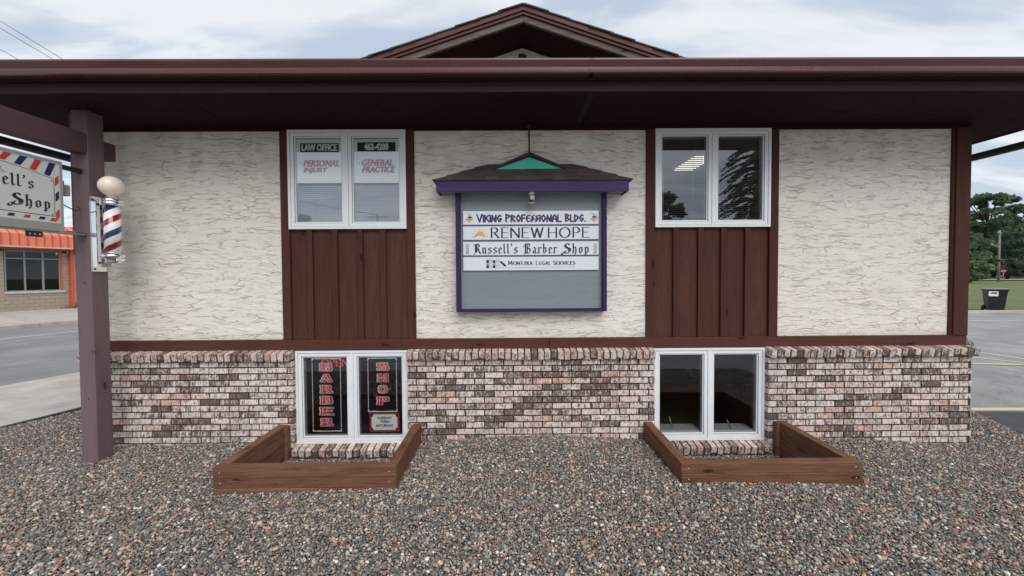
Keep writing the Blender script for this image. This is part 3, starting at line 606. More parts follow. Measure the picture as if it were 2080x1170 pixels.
# ---- windows
def ring(mb, x0, x1, z0, z1, w, y0, y1, c=.002):
    # four mitred members
    o_ = [(x0, z0), (x1, z0), (x1, z1), (x0, z1)]; i_ = [(x0+w, z0+w), (x1-w, z0+w), (x1-w, z1-w), (x0+w, z1-w)]
    for k in range(4):
        j = (k+1) % 4; mb.prism([o_[k], o_[j], i_[j], i_[k]], 'y', y0, y1)
def window(x0, x1, z0, z1, g, yb, low=False):
    wn = MB(); ring(wn, x0, x1, z0, z1, .026, yb-.012, .05); xm = (x0+x1)/2; wn.box(xm-.012, xm+.012, yb-.011, .05, z0+.026, z1-.026)
    win = wn.build('window', M['vinyl'], B)
    panes = []
    for a, b in ((x0+.029, xm-.015), (xm+.015, x1-.029)):
        sh = MB(); ring(sh, a, b, z0+.029, z1-.029, .034, yb-.004, .045); ring(sh, a+.036, b-.036, z0+.065, z1-.065, .012, yb+.008, .045)
        s_ = sh.build('sash', M['vinyl'], win)
        gs = MB(); ring(gs, a+.0335, a+.0335+(b-a-.067), z0+.0625, z1-.0625, .003, yb+.0015, .044); gs.build('gasket', M['vinylshade'], win)
        p = MB().add([(a+.045, yb+.020, z0+.074), (b-.045, yb+.020, z0+.074), (b-.045, yb+.020, z1-.074), (a+.045, yb+.020, z1-.074)], [(0, 1, 2, 3)]).build('pane', g, win); panes.append((a+.048, b-.048))
    return win, panes
WYB = -.030
wUL, pUL = window(UW[0][0], UW[0][1], UZ0, UZ1, M['glass'], WYB); wUR, pUR = window(UW[1][0], UW[1][1], UZ0, UZ1, M['glass'], WYB)
wLL, pLL = window(LW[0][0], LW[0][1], LZ0, LZ1, M['glasslow'], -.022, True); wLR, pLR = window(LW[1][0], LW[1][1], LZ0, LZ1, M['glasslow'], -.022, True)
def blind(win, a, b, z0, z1, y, m, pitch=.021, ang=38, cord=None):
    mb = MB(); z = z1-.01; ca, sa = math.cos(math.radians(ang)), math.sin(math.radians(ang)); h = .0125
    while z > z0:
        mb.add([(a, y-h*ca, z-h*sa), (b, y-h*ca, z-h*sa), (b, y, z+.0015), (a, y, z+.0015), (b, y+h*ca, z+h*sa), (a, y+h*ca, z+h*sa)], [(0, 1, 2, 3), (3, 2, 4, 5)]); z -= pitch
    for c in (cord or (a+.08, b-.08)): mb.box(c-.0012, c+.0012, y-.018, y-.0165, z0, z1)
    mb.box(a, b, y-.018, y+.018, z1, z1+.03); mb.box(a, b, y-.014, y+.014, z0-.015, z0-.003)
    return mb.build('blind', m, win)
for a, b in pUL: blind(wUL, a-.02, b+.02, UZ0+.04, UZ1-.09, .035, M['blindl'], ang=62, cord=(a+.17, b-.04))
for a, b in pUR: blind(wUR, a-.02, b-.01, UZ0+.04, UZ1-.09, .035, M['blindd'], ang=-14, cord=(a+.03, b-.13))
# posters and lettering behind the upper-left glass
PY = WYB+.0265
for (a, b) in pUL: MB().box(a, b, PY+.001, PY+.002, 2.800, 3.270).build('poster', M['poster'], wUL)
MB().box(-2.244, -1.829, PY+.0002, PY+.0006, 3.130, 3.227).build('black_band', M['black'], wUL); MB().box(-1.630, -1.220, PY+.0002, PY+.0006, 3.138, 3.235).build('black_band', M['black'], wUL)
sans('lettering', [('LAW OFFICE', -2.226, -1.849, 3.144, 3.217), ('462-4200', -1.556, -1.296, 3.151, 3.224)], M['poster'], wUL, PY-.0005, bold=.03, rep=(-.0022, 0, .0022))
sans('lettering', [('PERSONAL', -2.212, -1.825, 2.976, 3.046), ('INJURY', -2.212, -1.95, 2.900, 2.968), ('GENERAL', -1.581, -1.247, 2.983, 3.053), ('PRACTICE', -1.581, -1.226, 2.909, 2.977)], M['deepred'], wUL, PY-.0005, bold=.02, shear=.24, rep=(-.0022, 0, .0022))
MB().prism(arc(-2.237, 3.008, .006, .006, 0, 330, 11), 'y', PY-.0004, PY).prism(arc(-1.608, 3.016, .006, .006, 0, 330, 11), 'y', PY-.0004, PY).build('bullet', M['ink'], wUL)
# barber window graphics
GY = -.022+.0265
def ornate(win, x0, x1, z0, z1):
    mb = MB(); w_ = .007; g = .035; k = GY
    for z, s in ((z0, 1), (z1, -1)):
        pts = [(x0, z), (x1, z)]
        mb.box(x0, x1, k, k+.0004, min(z, z+s*.010), max(z, z+s*.010))
        for x, t in ((x0, 1), (x1, -1)):
            mb.box(min(x, x+t*.010), max(x, x+t*.010), k-.00012, k+.0004, min(z, z+s*g), max(z, z+s*g))
            cx, cz = x+t*.030, z+s*.026
            P_ = [(x, z), (x+t*.055, z)]+[(cx+t*.022*math.cos(q), cz+s*.018*math.sin(q)) for q in np.linspace(-1.2, -3.6, 7)]+[(x, z+s*g)]
            mb.prism(P_, 'y', k-.0002, k+.0002)
        n_ = 8
        for i in range(n_):
            a, b = x0+.05+(x1-x0-.1)*i/n_, x0+.05+(x1-x0-.1)*(i+1)/n_; f = lambda q: .010+.008*(1-math.sin(math.pi*(q-x0)/(x1-x0)))
            mb.add([(a, k-.0003, z), (b, k-.0003, z), (b, k-.0003, z+s*f(b)), (a, k-.0003, z+s*f(a))], [(0, 1, 2, 3)])
    for x, t in ((x0, 1), (x1, -1)): mb.box(min(x, x+t*w_)+t*.002, max(x, x+t*w_)+t*.002, k, k+.0004, z0+g+.012, z1-g-.012)
    mb.build('ornate_border', M['white'], win)
ornate(wLL, -2.170, -1.852, .090, .902); ornate(wLL, -1.562, -1.240, .303, .902)
def tuscan(txt, xc, ztop, step, ww, hh):
    for layer, m_, nw, nh, dx in ((0, M['white'], .50, .30, 0), (1, M['redprint'], .38, .20, .03), (2, M['white'], .035, .05, -.01)):
        mb = MB()
        for i, ch in enumerate(txt):
            zt = ztop-i*step; polys = word_polys(ch, G, nw, nh, 0, .2, .17 if layer < 2 else .0)
            kx = ww*.74/ (G[ch][0]); 
            for j, q in enumerate(polys):
                mb.add([(xc+(p[0]-G[ch][0]/2)*kx*(.9 if layer < 2 else .95)+dx*ww, GY-.0003-layer*.0014-(j % 12)*4e-5, zt-hh+.12*hh+p[1]*hh*.76) for p in q], [tuple(range(len(q)))])
        mb.build('lettering', m_, wLL)
tuscan('BARBER', -2.013, .850, .1216, .118, .096); tuscan('SHOP', -1.396, .852, .1255, .110, .096)
hs = MB().box(-1.545, -1.222, GY+.001, GY+.003, .084, .293).build('hours_sign', M['redprint'], wLL)
P_ = [(-1.505, .276), (-1.262, .276), (-1.258, .252), (-1.242, .246), (-1.242, .128), (-1.258, .122), (-1.264, .102), (-1.505, .102), (-1.510, .122), (-1.526, .128), (-1.526, .246), (-1.510, .252)]
MB().box(-1.532, -1.236, GY+.0002, GY+.0008, .096, .282).build('black_corner', M['black'], wLL)
MB().prism(P_, 'y', GY-.0006, GY+.0001).build('white_card', M['white'], wLL)
sans('lettering', [('TUESDAY', -1.465, -1.300, .222, .250), ('THRU', -1.432, -1.328, .181, .209), ('SATURDAY', -1.478, -1.285, .137, .166)], M['black'], wLL, GY-.0010, bold=.035)
strokes('neon_lettering', 'OPEN', M['neon'], wLL, -2.12, -1.82, .785, .862, .12, nw=.12, nh=.04, gap=.3, serif=.08)
MB().box(-2.16, -1.75, .14, .16, .76, .90).build('neon_backing', M['seam'], wLL)
# bits inside the barber shop
it = MB(); it.box(-2.25, -1.0, .45, .95, -1.1, .30).box(-1.2, -.95, .4, .5, -1.1, .95); it.build('back_counter', M['shadecloth'], wLL)
for x, z, mm in ((-2.17, .72, 'yellowp'), (-1.46, .42, 'yellowp'), (-1.86, .33, 'gold'), (-1.62, .36, 'redprint'), (-1.93, .46, 'redprint'), (-1.27, .78, 'gold')):
    MB().tube([(x-.02, .40, z), (x+.03, .41, z+random.uniform(-.02, .03))], .010, 6).build('comb', M[mm], wLL)
# cranks in the lower-right window
for a, sx in ((pLR[0][0]+.13, 1), (pLR[1][0]+.18, .6)):
    MB().tube([(a+.05, .06, LZ0+.10), (a+.03, .045, LZ0+.13), (a, .05, LZ0+.13+.11*sx)], .007, 6).build('crank_handle', M['galv'], wLR)
MB().box(pLR[0][0], pLR[0][1], .03, .22, LZ0+.06, LZ0+.085).box(pLR[1][0], pLR[1][1], .03, .22, LZ0+.06, LZ0+.085).build('inner_sill', M['vinyl'], wLR)
# ---- roof
YF = -.815
RX0, RX1 = -5.55, 5.78
sf = MB()
sm = [RX0, -2.92, .745, 3.35, RX1]
for a, b in zip(sm, sm[1:]):
    MB().box(a+(.036 if a == .745 else .003), b-(.036 if b == .745 else .003), YF+.02, -.030, ZS, ZS+.014).build('soffit_panel', M['soffit'], B)
box('soffit_vent', M['seam'], B, .705, .785, YF+.02, -.03, ZS+.006, ZS+.02)
for a, b in ((RX0, X0-.013), (X1+.013, RX1)): MB().box(a+.01, b, -.030, 12, ZS, ZS+.013).build('soffit_panel', M['soffit'], B)
box('soffit_backing', M['seam'], B, RX0, RX1, YF+.02, 12.0, ZS+.022, ZS+.04, 0)
fasc = MB().prism([(YF, ZS-.012), (YF+.022, ZS-.012), (YF+.022, 3.60), (YF, 3.60)], 'x', RX0, RX1).build('fascia_board', M['fascia'], B)
MB().box(RX0-.02, RX0, YF+.0, 12, ZS-.012, 3.60).box(RX1, RX1+.02, YF, 12, ZS-.012, 3.60).build('side_fascia_board', M['fascia'], B)
# K-style gutter with two joined lengths
prof = [(-.835, 3.490), (-.905, 3.490), (-.918, 3.498), (-.921, 3.512), (-.912, 3.524), (-.913, 3.545), (-.930, 3.575), (-.938, 3.592), (-.938, 3.606), (-.930, 3.606), (-.926, 3.590), (-.905, 3.560), (-.900, 3.505), (-.838, 3.500), (-.838, 3.606), (-.830, 3.606)]
for a, b in ((RX0-.03, .70), (.703, RX1+.03)): MB().prism(prof, 'x', a, b).build('gutter', M['gutter'], B)
MB().prism([(y-.003 if y < -.85 else y, z) for y, z in prof[:8]]+[(-.9, 3.59), (-.895, 3.5)], 'x', .685, .72).build('gutter_joint', M['gutter'], B)
MB().box(RX0, RX1, -.84, YF+.001, 3.472, 3.489).build('drip_strip', M['fascia'], B)
# gutter hung along the side eaves, a hand below the soffit
for sx, xa in ((1, 5.68), (-1, -5.22)):
    MB().box(xa-.0, xa+.075, -.45 if sx < 0 else -.5, 12, 3.165, 3.245, .02).build('side_eave_rail', M['darkmetal'], B)
# lower roof slope, flashing the front
roofm = MB(); roofm.add([(RX0-.02, -.84, 3.60), (RX1+.02, -.84, 3.60), (RX1+.02, 6, 5.3), (RX0-.02, 6, 5.3), (RX1+.02, 12.8, 3.6), (RX0-.02, 12.8, 3.6)], [(0, 1, 2, 3), (3, 2, 4, 5)]); roofm.build('lower_roof', M['shingle'], B)
# gable: plane y=1.0, wall y=1.6
GXc, GP, SL = .205, 5.385, .334; XL, XR, GYF = -4.0, 4.4, 1.0
def chev(mb, zt, zb, y0, y1, side=0):
    for s in (-1, 1):
        xe = XL if s < 0 else XR; dz = abs(xe-GXc)*SL
        mb.prism([(GXc, zt), (xe, zt-dz), (xe, zb-dz), (GXc, zb)], 'y', y0, y1)
m1 = MB(); chev(m1, 5.345, 5.285, .955, 1.1); m1.build('rake_trim', M['rake'], B)
m1 = MB(); chev(m1, 5.278, 5.245, .975, 1.1); m1.build('rake_trim', M['rake'], B)
for s in (-1, 1):
    xe = XL if s < 0 else XR; dz = abs(xe-GXc)*SL
    MB().prism([(GXc+s*.002, 5.238), (xe, 5.238-dz), (xe, 5.160-dz), (GXc+s*.002, 5.160)], 'y', 1.0, 1.04).build('rake_board', M['rakew'], B)
m1 = MB(); chev(m1, 5.232, 5.16, 1.041, 9); m1.build('gable_soffit', M['soffit'], B)
gw = MB(); gw.prism([(GXc, 5.17), (XL, 5.17-(GXc-XL)*SL), (XL, 3.6), (XR, 3.6), (XR, 5.17-(XR-GXc)*SL)], 'y', 1.6, 1.75); gw.build('gable_wall', M['stucco'], B)
vt = MB(); vt.box(.155, .25, 1.555, 1.6, 4.96, 5.055); vt.tube([(.22, 1.56, 5.0), (.27, 1.5, 4.99)], .014, 8); vt.build('gable_lamp', M['darkmetal'], B)
# shingles of the gable, each course stepping a little
for s in (-1, 1):
    xe = XL if s < 0 else XR; Ln = abs(xe-GXc)/math.cos(math.atan(SL)); k = 0; dd = .30; N_ = int(Ln/dd)
    for k in range(N_):
        c0, c1 = k*dd, (k+1.15)*dd; a = math.atan(SL)
        def pt(c, h): return (GXc+s*(c*math.cos(a)+h*math.sin(a)), 5.357-c*math.sin(a)+h*math.cos(a)-.012)
        jt = random.uniform(-.008, .008)
        MB().prism([pt(c0, .0), pt(c1, .012), pt(c1, .026), pt(c0, .018)], 'y', .935+jt, 9).build('shingle_course', M['shingle'], B)
# post, beam, blocking
pz = -.0
box('post', M['post'], B, -4.182, -4.030, -.452, -.300, -.12, ZS, .004)
box('post_cleat', M['beam'], B, -4.225, -4.184, -.43, -.35, 2.05, ZS-.02, .003)
box('beam', M['beam'], B, -4.172, -4.034, -2.6, -.454, 2.985, 3.175, .004); box('beam_tail', M['beam'], B, -4.165, -4.040, -.298, -.175, 2.985, 3.155, .004)
for zz_ in (.62, 1.75): MB().tube([(-4.10, -.4535, zz_), (-4.10, -.448, zz_)], .008, 8).build('bolt_head', M['darkmetal'], B)
# foam lump at the right corner
bm = bmesh.new(); bmesh.ops.create_icosphere(bm, subdivisions=3, radius=1)
for v in bm.verts: k = 1+.16*math.sin(v.co.x*7+v.co.z*5)*math.cos(v.co.y*6); v.co = Vector((5.025+v.co.x*.055*k, -.0+v.co.y*.06*k, 1.035+(v.co.z*.06-v.co.x*.03)*k))
me = bpy.data.meshes.new('foam'); bm.to_mesh(me); bm.free(); obj('foam_filler', me, M['foam'], B)

# ------------------------------------------------------------------ roofed name board on the stucco
NBx = empty('signboard', (.23, 0, 1.4), 'roofed grey tenant signboard with purple frame and teal gablet on the stucco wall', 'signboard')
box('board', M['greyboard'], NBx, -.530, 1.000, -.075, -.05, 1.43, 2.68)
for a, b in ((-.565, -.515), (.985, 1.032)): box('frame_post', M['purpled'], NBx, a, b, -.125, -.004, 1.405, 2.663, .003)
box('frame_rail', M['purpled'], NBx, -.514, .984, -.123, -.004, 1.405, 1.437, .003)
box('backing', M['maroon'], NBx, -.50, .97, -.048, -.006, 1.45, 2.66)
FY = -.22
box('fascia_board', M['purple'], NBx, -.745, 1.235, FY, FY+.02, 2.653, 2.765, .003)
for a, b in ((-.745, -.725), (1.215, 1.235)): box('side_fascia', M['purple'], NBx, a, b, FY+.021, -.005, 2.653, 2.765, .002)
box('canopy_soffit', M['greyboard'], NBx, -.724, 1.214, FY+.022, -.005, 2.665, 2.678)
ZE, ZR, YR = 2.765, 2.975, -.06
XE0, XE1, XR0, XR1 = -.77, 1.26, -.21, .67
# deck
dk = MB(); dk.add([(XE0, FY-.01, ZE), (XE1, FY-.01, ZE), (XR1, YR, ZR), (XR0, YR, ZR), (XE0, -.004, ZE), (XE1, -.004, ZE), (XR0, -.004, ZR), (XR1, -.004, ZR)],
  [(0, 1, 2, 3), (4, 0, 3, 6), (1, 5, 7, 2), (3, 2, 7, 6), (0, 4, 5, 1)]); dk.build('roof_deck', M['shingle'], NBx)
def lerp(a, b, t): return tuple(a[i]+(b[i]-a[i])*t for i in range(3))
nc = 4
for c in range(nc):
    t0, t1 = c/nc, (c+1.25)/nc
    A, Bq = (XE0, FY-.012, ZE), (XR0, YR, ZR); C_, D = (XE1, FY-.012, ZE), (XR1, YR, ZR)
    p0, q0 = lerp(A, Bq, t0), lerp(C_, D, t0); p1, q1 = lerp(A, Bq, min(t1, 1)), lerp(C_, D, min(t1, 1))
    x = p0[0]-random.uniform(0, .12)
    while x < q0[0]:
        wd = random.uniform(.11, .19); a, b = max(x, p0[0]), min(x+wd-.003, q0[0]); x += wd
        if b-a < .02: continue
        u0_, u1_ = (a-p0[0])/(q0[0]-p0[0]), (b-p0[0])/(q0[0]-p0[0]); e0, e1 = p1[0]+(q1[0]-p1[0])*u0_, p1[0]+(q1[0]-p1[0])*u1_
        up_ = .013+random.uniform(0, .004); jy = random.uniform(-.006, .004)
        a1, b1 = max(a, p1[0]) if a > p1[0]-.3 and a > p0[0] else p1[0], min(b, q1[0]) if b < q0[0] else q1[0]
        if a1 > b1: a1 = b1 = min(max(a, p1[0]), q1[0])
        V = [(a, p0[1]+jy, p0[2]+up_), (b, p0[1]+jy, p0[2]+up_+random.uniform(-.003, .003)), (b1, p1[1], p1[2]+.004), (a1, p1[1], p1[2]+.004), (a, p0[1]+jy, p0[2]+up_-.008), (b, p0[1]+jy, p0[2]+up_-.008)]
        MB().add(V, [(0, 1, 2, 3), (4, 5, 1, 0), (4, 0, 3), (1, 5, 2)]).build('shingle', M['shingled'], NBx)
    for s, (P1, P2, Q1, Q2) in ((-1, ((XE0, FY-.012, ZE), (XR0, YR, ZR), (XE0, -.004, ZE), (XR0, -.004, ZR))), (1, ((XE1, FY-.012, ZE), (XR1, YR, ZR), (XE1, -.004, ZE), (XR1, -.004, ZR)))):
        a, b = lerp(P1, P2, t0), lerp(Q1, Q2, t0); a1, b1 = lerp(P1, P2, min(t1, 1)), lerp(Q1, Q2, min(t1, 1)); k = s*.012
        MB().add([(a[0]+k, a[1]-.006, a[2]+.012), (b[0]+k, b[1], b[2]+.012), (b1[0], b1[1], b1[2]+.005), (a1[0], a1[1], a1[2]+.005), (a[0]+k, a[1]-.006, a[2]+.002), (b[0]+k, b[1], b[2]+.002)], [(0, 1, 2, 3), (4, 5, 1, 0), (4, 0, 3)]).build('hip_shingle', M['shingled'], NBx)
# gablet
gxc, gza = .218, 3.083; gy = -.125
MB().prism([(gxc, gza-.05), (gxc-.40, 2.895), (gxc-.2, 2.872), (gxc+.2, 2.872), (gxc+.40, 2.895)], 'y', gy+.006, gy+.03).build('teal_panel', M['teal'], NBx)
for s in (-1, 1): MB().prism([(gxc, gza), (gxc+s*.445, gza-.185), (gxc+s*.405, gza-.190), (gxc, gza-.040)], 'y', gy-.012, gy+.02).build('gablet_rake', M['maroon'], NBx)
MB().add([(gxc, gy+.02, gza-.002), (gxc-.44, gy+.02, gza-.188), (gxc-.44, -.004, gza-.188), (gxc, -.004, gza-.002), (gxc+.44, gy+.02, gza-.188), (gxc+.44, -.004, gza-.188)], [(0, 1, 2, 3), (0, 3, 5, 4)]).build('gablet_roof', M['shingled'], NBx)
MB().tube([(.216, -.10, 3.04), (.216, -.085, 3.398)], .009, 8).build('hanger_rod', M['darkmetal'], NBx); MB().tube([(.216, -.087, 3.36), (.216, -.085, 3.397)], .018, 8).build('rod_collar', M['darkmetal'], NBx)
lf = MB(); lf.box(.217, .264, -.20, -.15, 2.560, 2.616, .004); lf.build('lamp_housing', M['cabinet'], NBx)
MB().tube([(.235, -.175, 2.616), (.235, -.175, 2.6645)], [.02, .045], 12).build('lamp_base', M['cabinet'], NBx)
MB().tube([(.232, -.215, 2.557), (.232, -.192, 2.532)], [.031, .027], 16).build('lamp_lens', M['cabinet'], NBx)
MB().tube([(.232, -.218, 2.561), (.232, -.2155, 2.558)], [.028, .028], 16).build('lamp_ring', M['black'], NBx)
# name plates
PX0, PX1 = -.490, .952; PYf = -.092
plates = [(2.333, 2.476), (2.173, 2.314), (2.008, 2.150), (1.846, 1.989)]
PL = []
for i, (a, b) in enumerate(plates):
    lab = ['white name plate in dark purple angular lettering with a horned helmet emblem at each end', 'white name plate with a rising sun and wide thin capitals', 'white name plate in blackletter with a small barber pole at each end', 'white name plate with a row of books and small serif capitals'][i]
    PL.append(MB().box(PX0, PX1, PYf, PYf+.014, a, b, .0015).build('name_plate', M['sign'], NBx, label=lab))
zs = 1247.0
def ux(zx): return PX0+(zx-131)/zs
LY = PYf-.0006
z1 = lambda zy: 2.476-(zy-122)/zs; z2 = lambda zy: 2.314-(zy-326)/zs; z3 = lambda zy: 2.150-(zy-529)/zs; z4 = lambda zy: 1.989-(zy-733)/zs
for i_, pl_ in enumerate(PL):
    for x_ in (PX0+.008, PX1-.008): z_ = sum(plates[i_])/2; MB().tube([(x_, PYf-.0015, z_), (x_, PYf+.001, z_)], .004, 8).build('screw', M['galv'], pl_)
# slight per-glyph zigzag for the angular face
GV = {k: (w_, [[(x+(.05 if 0 < i < len(l)-1 and k in 'OGS' else 0), y) for i, (x, y) in enumerate(l)] for l in st]) for k, (w_, st) in G.items()}
GV['O'] = (.62, [[(.31, 1), (0, .55), (.31, 0), (.62, .5), (.31, 1)]]); GV['G'] = (.66, [[(.55, .85), (.3, 1), (0, .5), (.3, 0), (.62, .4), (.36, .5)]]); GV['S'] = (.46, [[(.46, .95), (.06, .8), (.4, .42), (.0, 0)], [(0, .35), (.12, .42)]])
GV['N'] = (.66, [[(.02, 0), (.1, 1), (.34, .3), (.42, .4)], [(.42, .1), (.66, 1), (.6, 0)]]); GV['P'] = (.5, [[(0, 0), (0, 1), (.5, .72), (.05, .45)]]); GV['R'] = (.56, [[(0, 0), (0, 1), (.5, .74), (.08, .5), (.58, 0)]]); GV['B'] = (.52, [[(0, 0), (0, 1), (.46, .78), (.1, .54), (.54, .26), (0, 0)]]); GV['D'] = (.6, [[(0, 0), (0, 1), (.6, .62), (.08, 0)]]); GV['A'] = (.6, [[(0, 0), (.08, .7), (.3, 1), (.54, .7), (.6, 0)], [(.05, .4), (.56, .4)]]); GV['E'] = (.52, [[(.5, .95), (.12, .86), (0, .45), (.2, 0), (.52, .12)], [(.05, .5), (.42, .52)]])
for wd, a, b in (('VIKING', 303, 651), ('PROFESSIONAL', 690, 1443), ('BLDG.', 1480, 1760)):
    strokes('lettering', wd, M['inkpurple'], PL[0], ux(a), ux(b), z1(264), z1(165), LY, glyphs=GV, nw=.19, nh=.16, ang=20, gap=.2, small=.88)
for wd, a, b in (('RENEW', 497, 1198), ('HOPE', 1254, 1806)): strokes('lettering', wd, M['ink'], PL[1], ux(a), ux(b), z2(478), z2(346), LY, nw=.145, nh=.06, gap=.30)
for wd, a, b in (("Russell's", 258, 856), ('Barber', 922, 1382), ('Shop', 1425, 1797)): strokes('lettering', wd, M['ink'], PL[2], ux(a), ux(b), z3(682), z3(556), LY, glyphs=GB, nw=.135, nh=.03, ang=38, gap=.13)
for wd, a, b in (('MONTZKA', 722, 1056), ('LEGAL', 1090, 1298), ('SERVICES', 1320, 1619)): strokes('lettering', wd, M['ink'], PL[3], ux(a), ux(b), z4(838), z4(786), LY, nw=.20, nh=.075, gap=.27, serif=.11, small=.8)
def poly(name, pts, m, parent, Y=LY, f=None): return MB().prism(pts if f is None else [f(p) for p in pts], 'y', Y, Y+.0005).build(name, m, parent)
# horned helmet emblems
for ox in (0, 1650):
    fp = lambda p, ox=ox: (ux(p[0]+ox), z1(p[1]))
    poly('emblem_face', [(150, 235), (180, 222), (205, 205), (235, 200), (262, 215), (264, 238), (240, 246), (228, 262), (213, 282), (206, 262), (186, 262), (192, 244), (172, 246)], M['gold'], PL[0], LY, fp)
    poly('emblem_helmet', [(186, 212), (200, 198), (222, 190), (250, 196), (262, 214), (246, 206), (228, 214), (206, 214)], M['inkpurple'], PL[0], LY-.0008, fp)
    poly('emblem_horn', [(212, 196), (205, 178), (188, 168), (205, 160), (228, 160), (248, 172), (256, 192), (244, 184), (226, 186)], M['cabinet'], PL[0], LY-.0002, fp)
    poly('emblem_horn_stripe', [(208, 172), (230, 168), (246, 182), (228, 180)], M['white'], PL[0], LY-.0009, fp)
    poly('emblem_eye', [(208, 226), (226, 218), (230, 228), (214, 234)], M['inkpurple'], PL[0], LY-.0009, fp)
    mb = MB(); mb.prism([fp(p) for p in [(168, 145), (171, 145), (175, 163), (172, 163)]], 'y', LY, LY+.0004); mb.prism([fp(p) for p in [(184, 143), (187, 143), (190, 160), (187, 160)]], 'y', LY, LY+.0004); mb.build('emblem_mark', M['ink'], PL[0])
# sun emblem
f2 = lambda p: (ux(p[0]), z2(p[1]))
poly('sun_disc', [(290, 445)]+[(355-62*math.cos(math.radians(a)), 448-58*math.sin(math.radians(a))) for a in range(0, 181, 15)]+[(385, 440), (355, 446), (325, 440)], M['orangep'], PL[1], LY, f2)
for i, (a, r0, r1) in enumerate([(20, 78, 105), (42, 76, 112), (64, 74, 100), (84, 72, 112), (104, 74, 98), (124, 74, 110), (146, 78, 100), (165, 80, 106)]):
    ca, sa = -math.cos(math.radians(a)), math.sin(math.radians(a)); w_ = 4.5
    poly('sun_ray', [(355+ca*r0-sa*w_, 448-sa*r0-ca*w_), (355+ca*r1, 448-sa*r1), (355+ca*r0+sa*w_, 448-sa*r0+ca*w_)], M['orangep'] if i % 3 else M['pinkp'], PL[1], LY, f2)
mb = MB()
for a, b in (((240, 472), (285, 458)), ((285, 458), (318, 446)), ((270, 475), (318, 446)), ((318, 446), (345, 440)), ((345, 440), (372, 448)), ((372, 448), (420, 470)), ((395, 458), (430, 448)), ((430, 448), (462, 468))):
    a, b = f2(a), f2(b); mb.add([(a[0], LY-.0008, a[1]-.0012), (b[0], LY-.0008, b[1]-.0012), (b[0], LY-.0008, b[1]+.0014), (a[0], LY-.0008, a[1]+.0014)], [(0, 1, 2, 3)])
mb.build('hill_line', M['ink'], PL[1])
# little poles
for a, flip in ((160, 1), (1857, 1)):
    b = a+48; mb = MB(); f3 = lambda p: (ux(p[0]), z3(p[1]))
    for p in ([(a, 558), (b, 558), (b, 574), (a, 574)], [(a, 674), (b, 674), (b, 690), (a, 690)], [(a+6, 574), (a+10, 574), (a+10, 674), (a+6, 674)], [(b-8, 574), (b-4, 574), (b-4, 674), (b-8, 674)]): mb.prism([f3(q) for q in p], 'y', LY, LY+.0004)
    mb.build('pole_outline', M['cabinet'], PL[2])
    for j in range(4): y_ = 584+j*24; poly('pole_stripe', [(a+10, y_+12), (b-8, y_), (b-8, y_+10), (a+10, y_+22)], M['redprint'] if j % 2 and a > 999 else M['ink'], PL[2], LY, f3)
# books
f4 = lambda p: (ux(p[0]), z4(p[1])); bk = []
mb = MB()
for x0, x1, top, solid in ((435, 472, 772, 1), (482, 512, 760, 0), (522, 557, 775, 1), (567, 602, 760, 0)):
    if solid:
        for a, b in ((top, 812), (820, 832), (840, 880)): mb.prism([f4(p) for p in ((x0, a), (x1, a), (x1, b), (x0, b))], 'y', LY, LY+.0004)
    else:
        for p in ([(x0, top), (x0+3, top), (x0+3, 880), (x0, 880)], [(x1-3, top), (x1, top), (x1, 880), (x1-3, 880)]): mb.prism([f4(q) for q in p], 'y', LY, LY+.0004)
        for yy in (top, 785, 800, 850, 877): mb.prism([f4(q) for q in ((x0+3, yy), (x1-3, yy), (x1-3, yy+3), (x0+3, yy+3))], 'y', LY, LY+.0004)
mb.prism([f4(p) for p in ((612, 800), (632, 782), (702, 845), (682, 865))], 'y', LY, LY+.0004); mb.prism([f4(p) for p in ((604, 877), (1617, 866), (1617, 869), (604, 880))], 'y', LY, LY+.0004)
mb.build('book_emblem', M['ink'], PL[3])

# ------------------------------------------------------------------ barber pole on the post
bx, by = -3.885, -.385
BP = empty('barber_pole', (bx, by, 1.86), 'chrome barber pole with striped cylinder and pink globe on the porch post', 'barber pole')
box('back_plate', M['chrome'], BP, -4.028, -4.020, -.455, -.315, 1.855, 2.585, .002)
for y_ in (-.452, -.326): box('side_channel', M['chrome'], BP, -4.019, -3.972, y_, y_+.008, 1.90, 2.54, .001)
for z_ in (1.93, 2.50): box('bracket_arm', M['chrome'], BP, -4.018, bx, by-.02, by+.02, z_, z_+.022, .003)
cyl = MB().lathe([(.064, -.235), (.064, .235)], (0, 0, 0), 40).build('striped_cylinder', M['stripe'], BP, mw=Matrix.Translation((bx, by, 2.262)))
MB().lathe([(.05, .0), (.082, .002), (.090, .010), (.090, .026), (.083, .034), (.090, .040), (.090, .056), (.078, .064), (.055, .072), (.055, .098), (.04, .104)], (bx, by, 2.495), 32).build('top_collar', M['chrome'], BP)
MB().lathe([(.040, -.085), (.060, -.083), (.066, -.070), (.066, -.040), (.076, -.034), (.088, -.026), (.090, -.012), (.086, .0), (.074, .006), (.068, .014), (.05, .016)], (bx, by, 2.02), 32).build('bottom_collar', M['chrome'], BP)
R_ = .097; MB().lathe([(max(.002, R_*math.cos(a)), R_*math.sin(a)) for a in np.linspace(-math.pi/2, math.pi/2, 20)], (bx, by, 2.688), 36).build('globe', M['globe'], BP)
MB().tube([(bx+.03, by-.03, 1.955), (bx+.11, by-.02, 1.955), (bx+.125, by, 1.99), (bx+.11, by+.02, 2.01)], .005, 6).build('latch', M['chrome'], BP)
for z_ in (1.88, 2.55): MB().tube([(-4.0205, -.43, z_), (-4.015, -.43, z_)], .009, 8).build('screw', M['darkmetal'], BP)

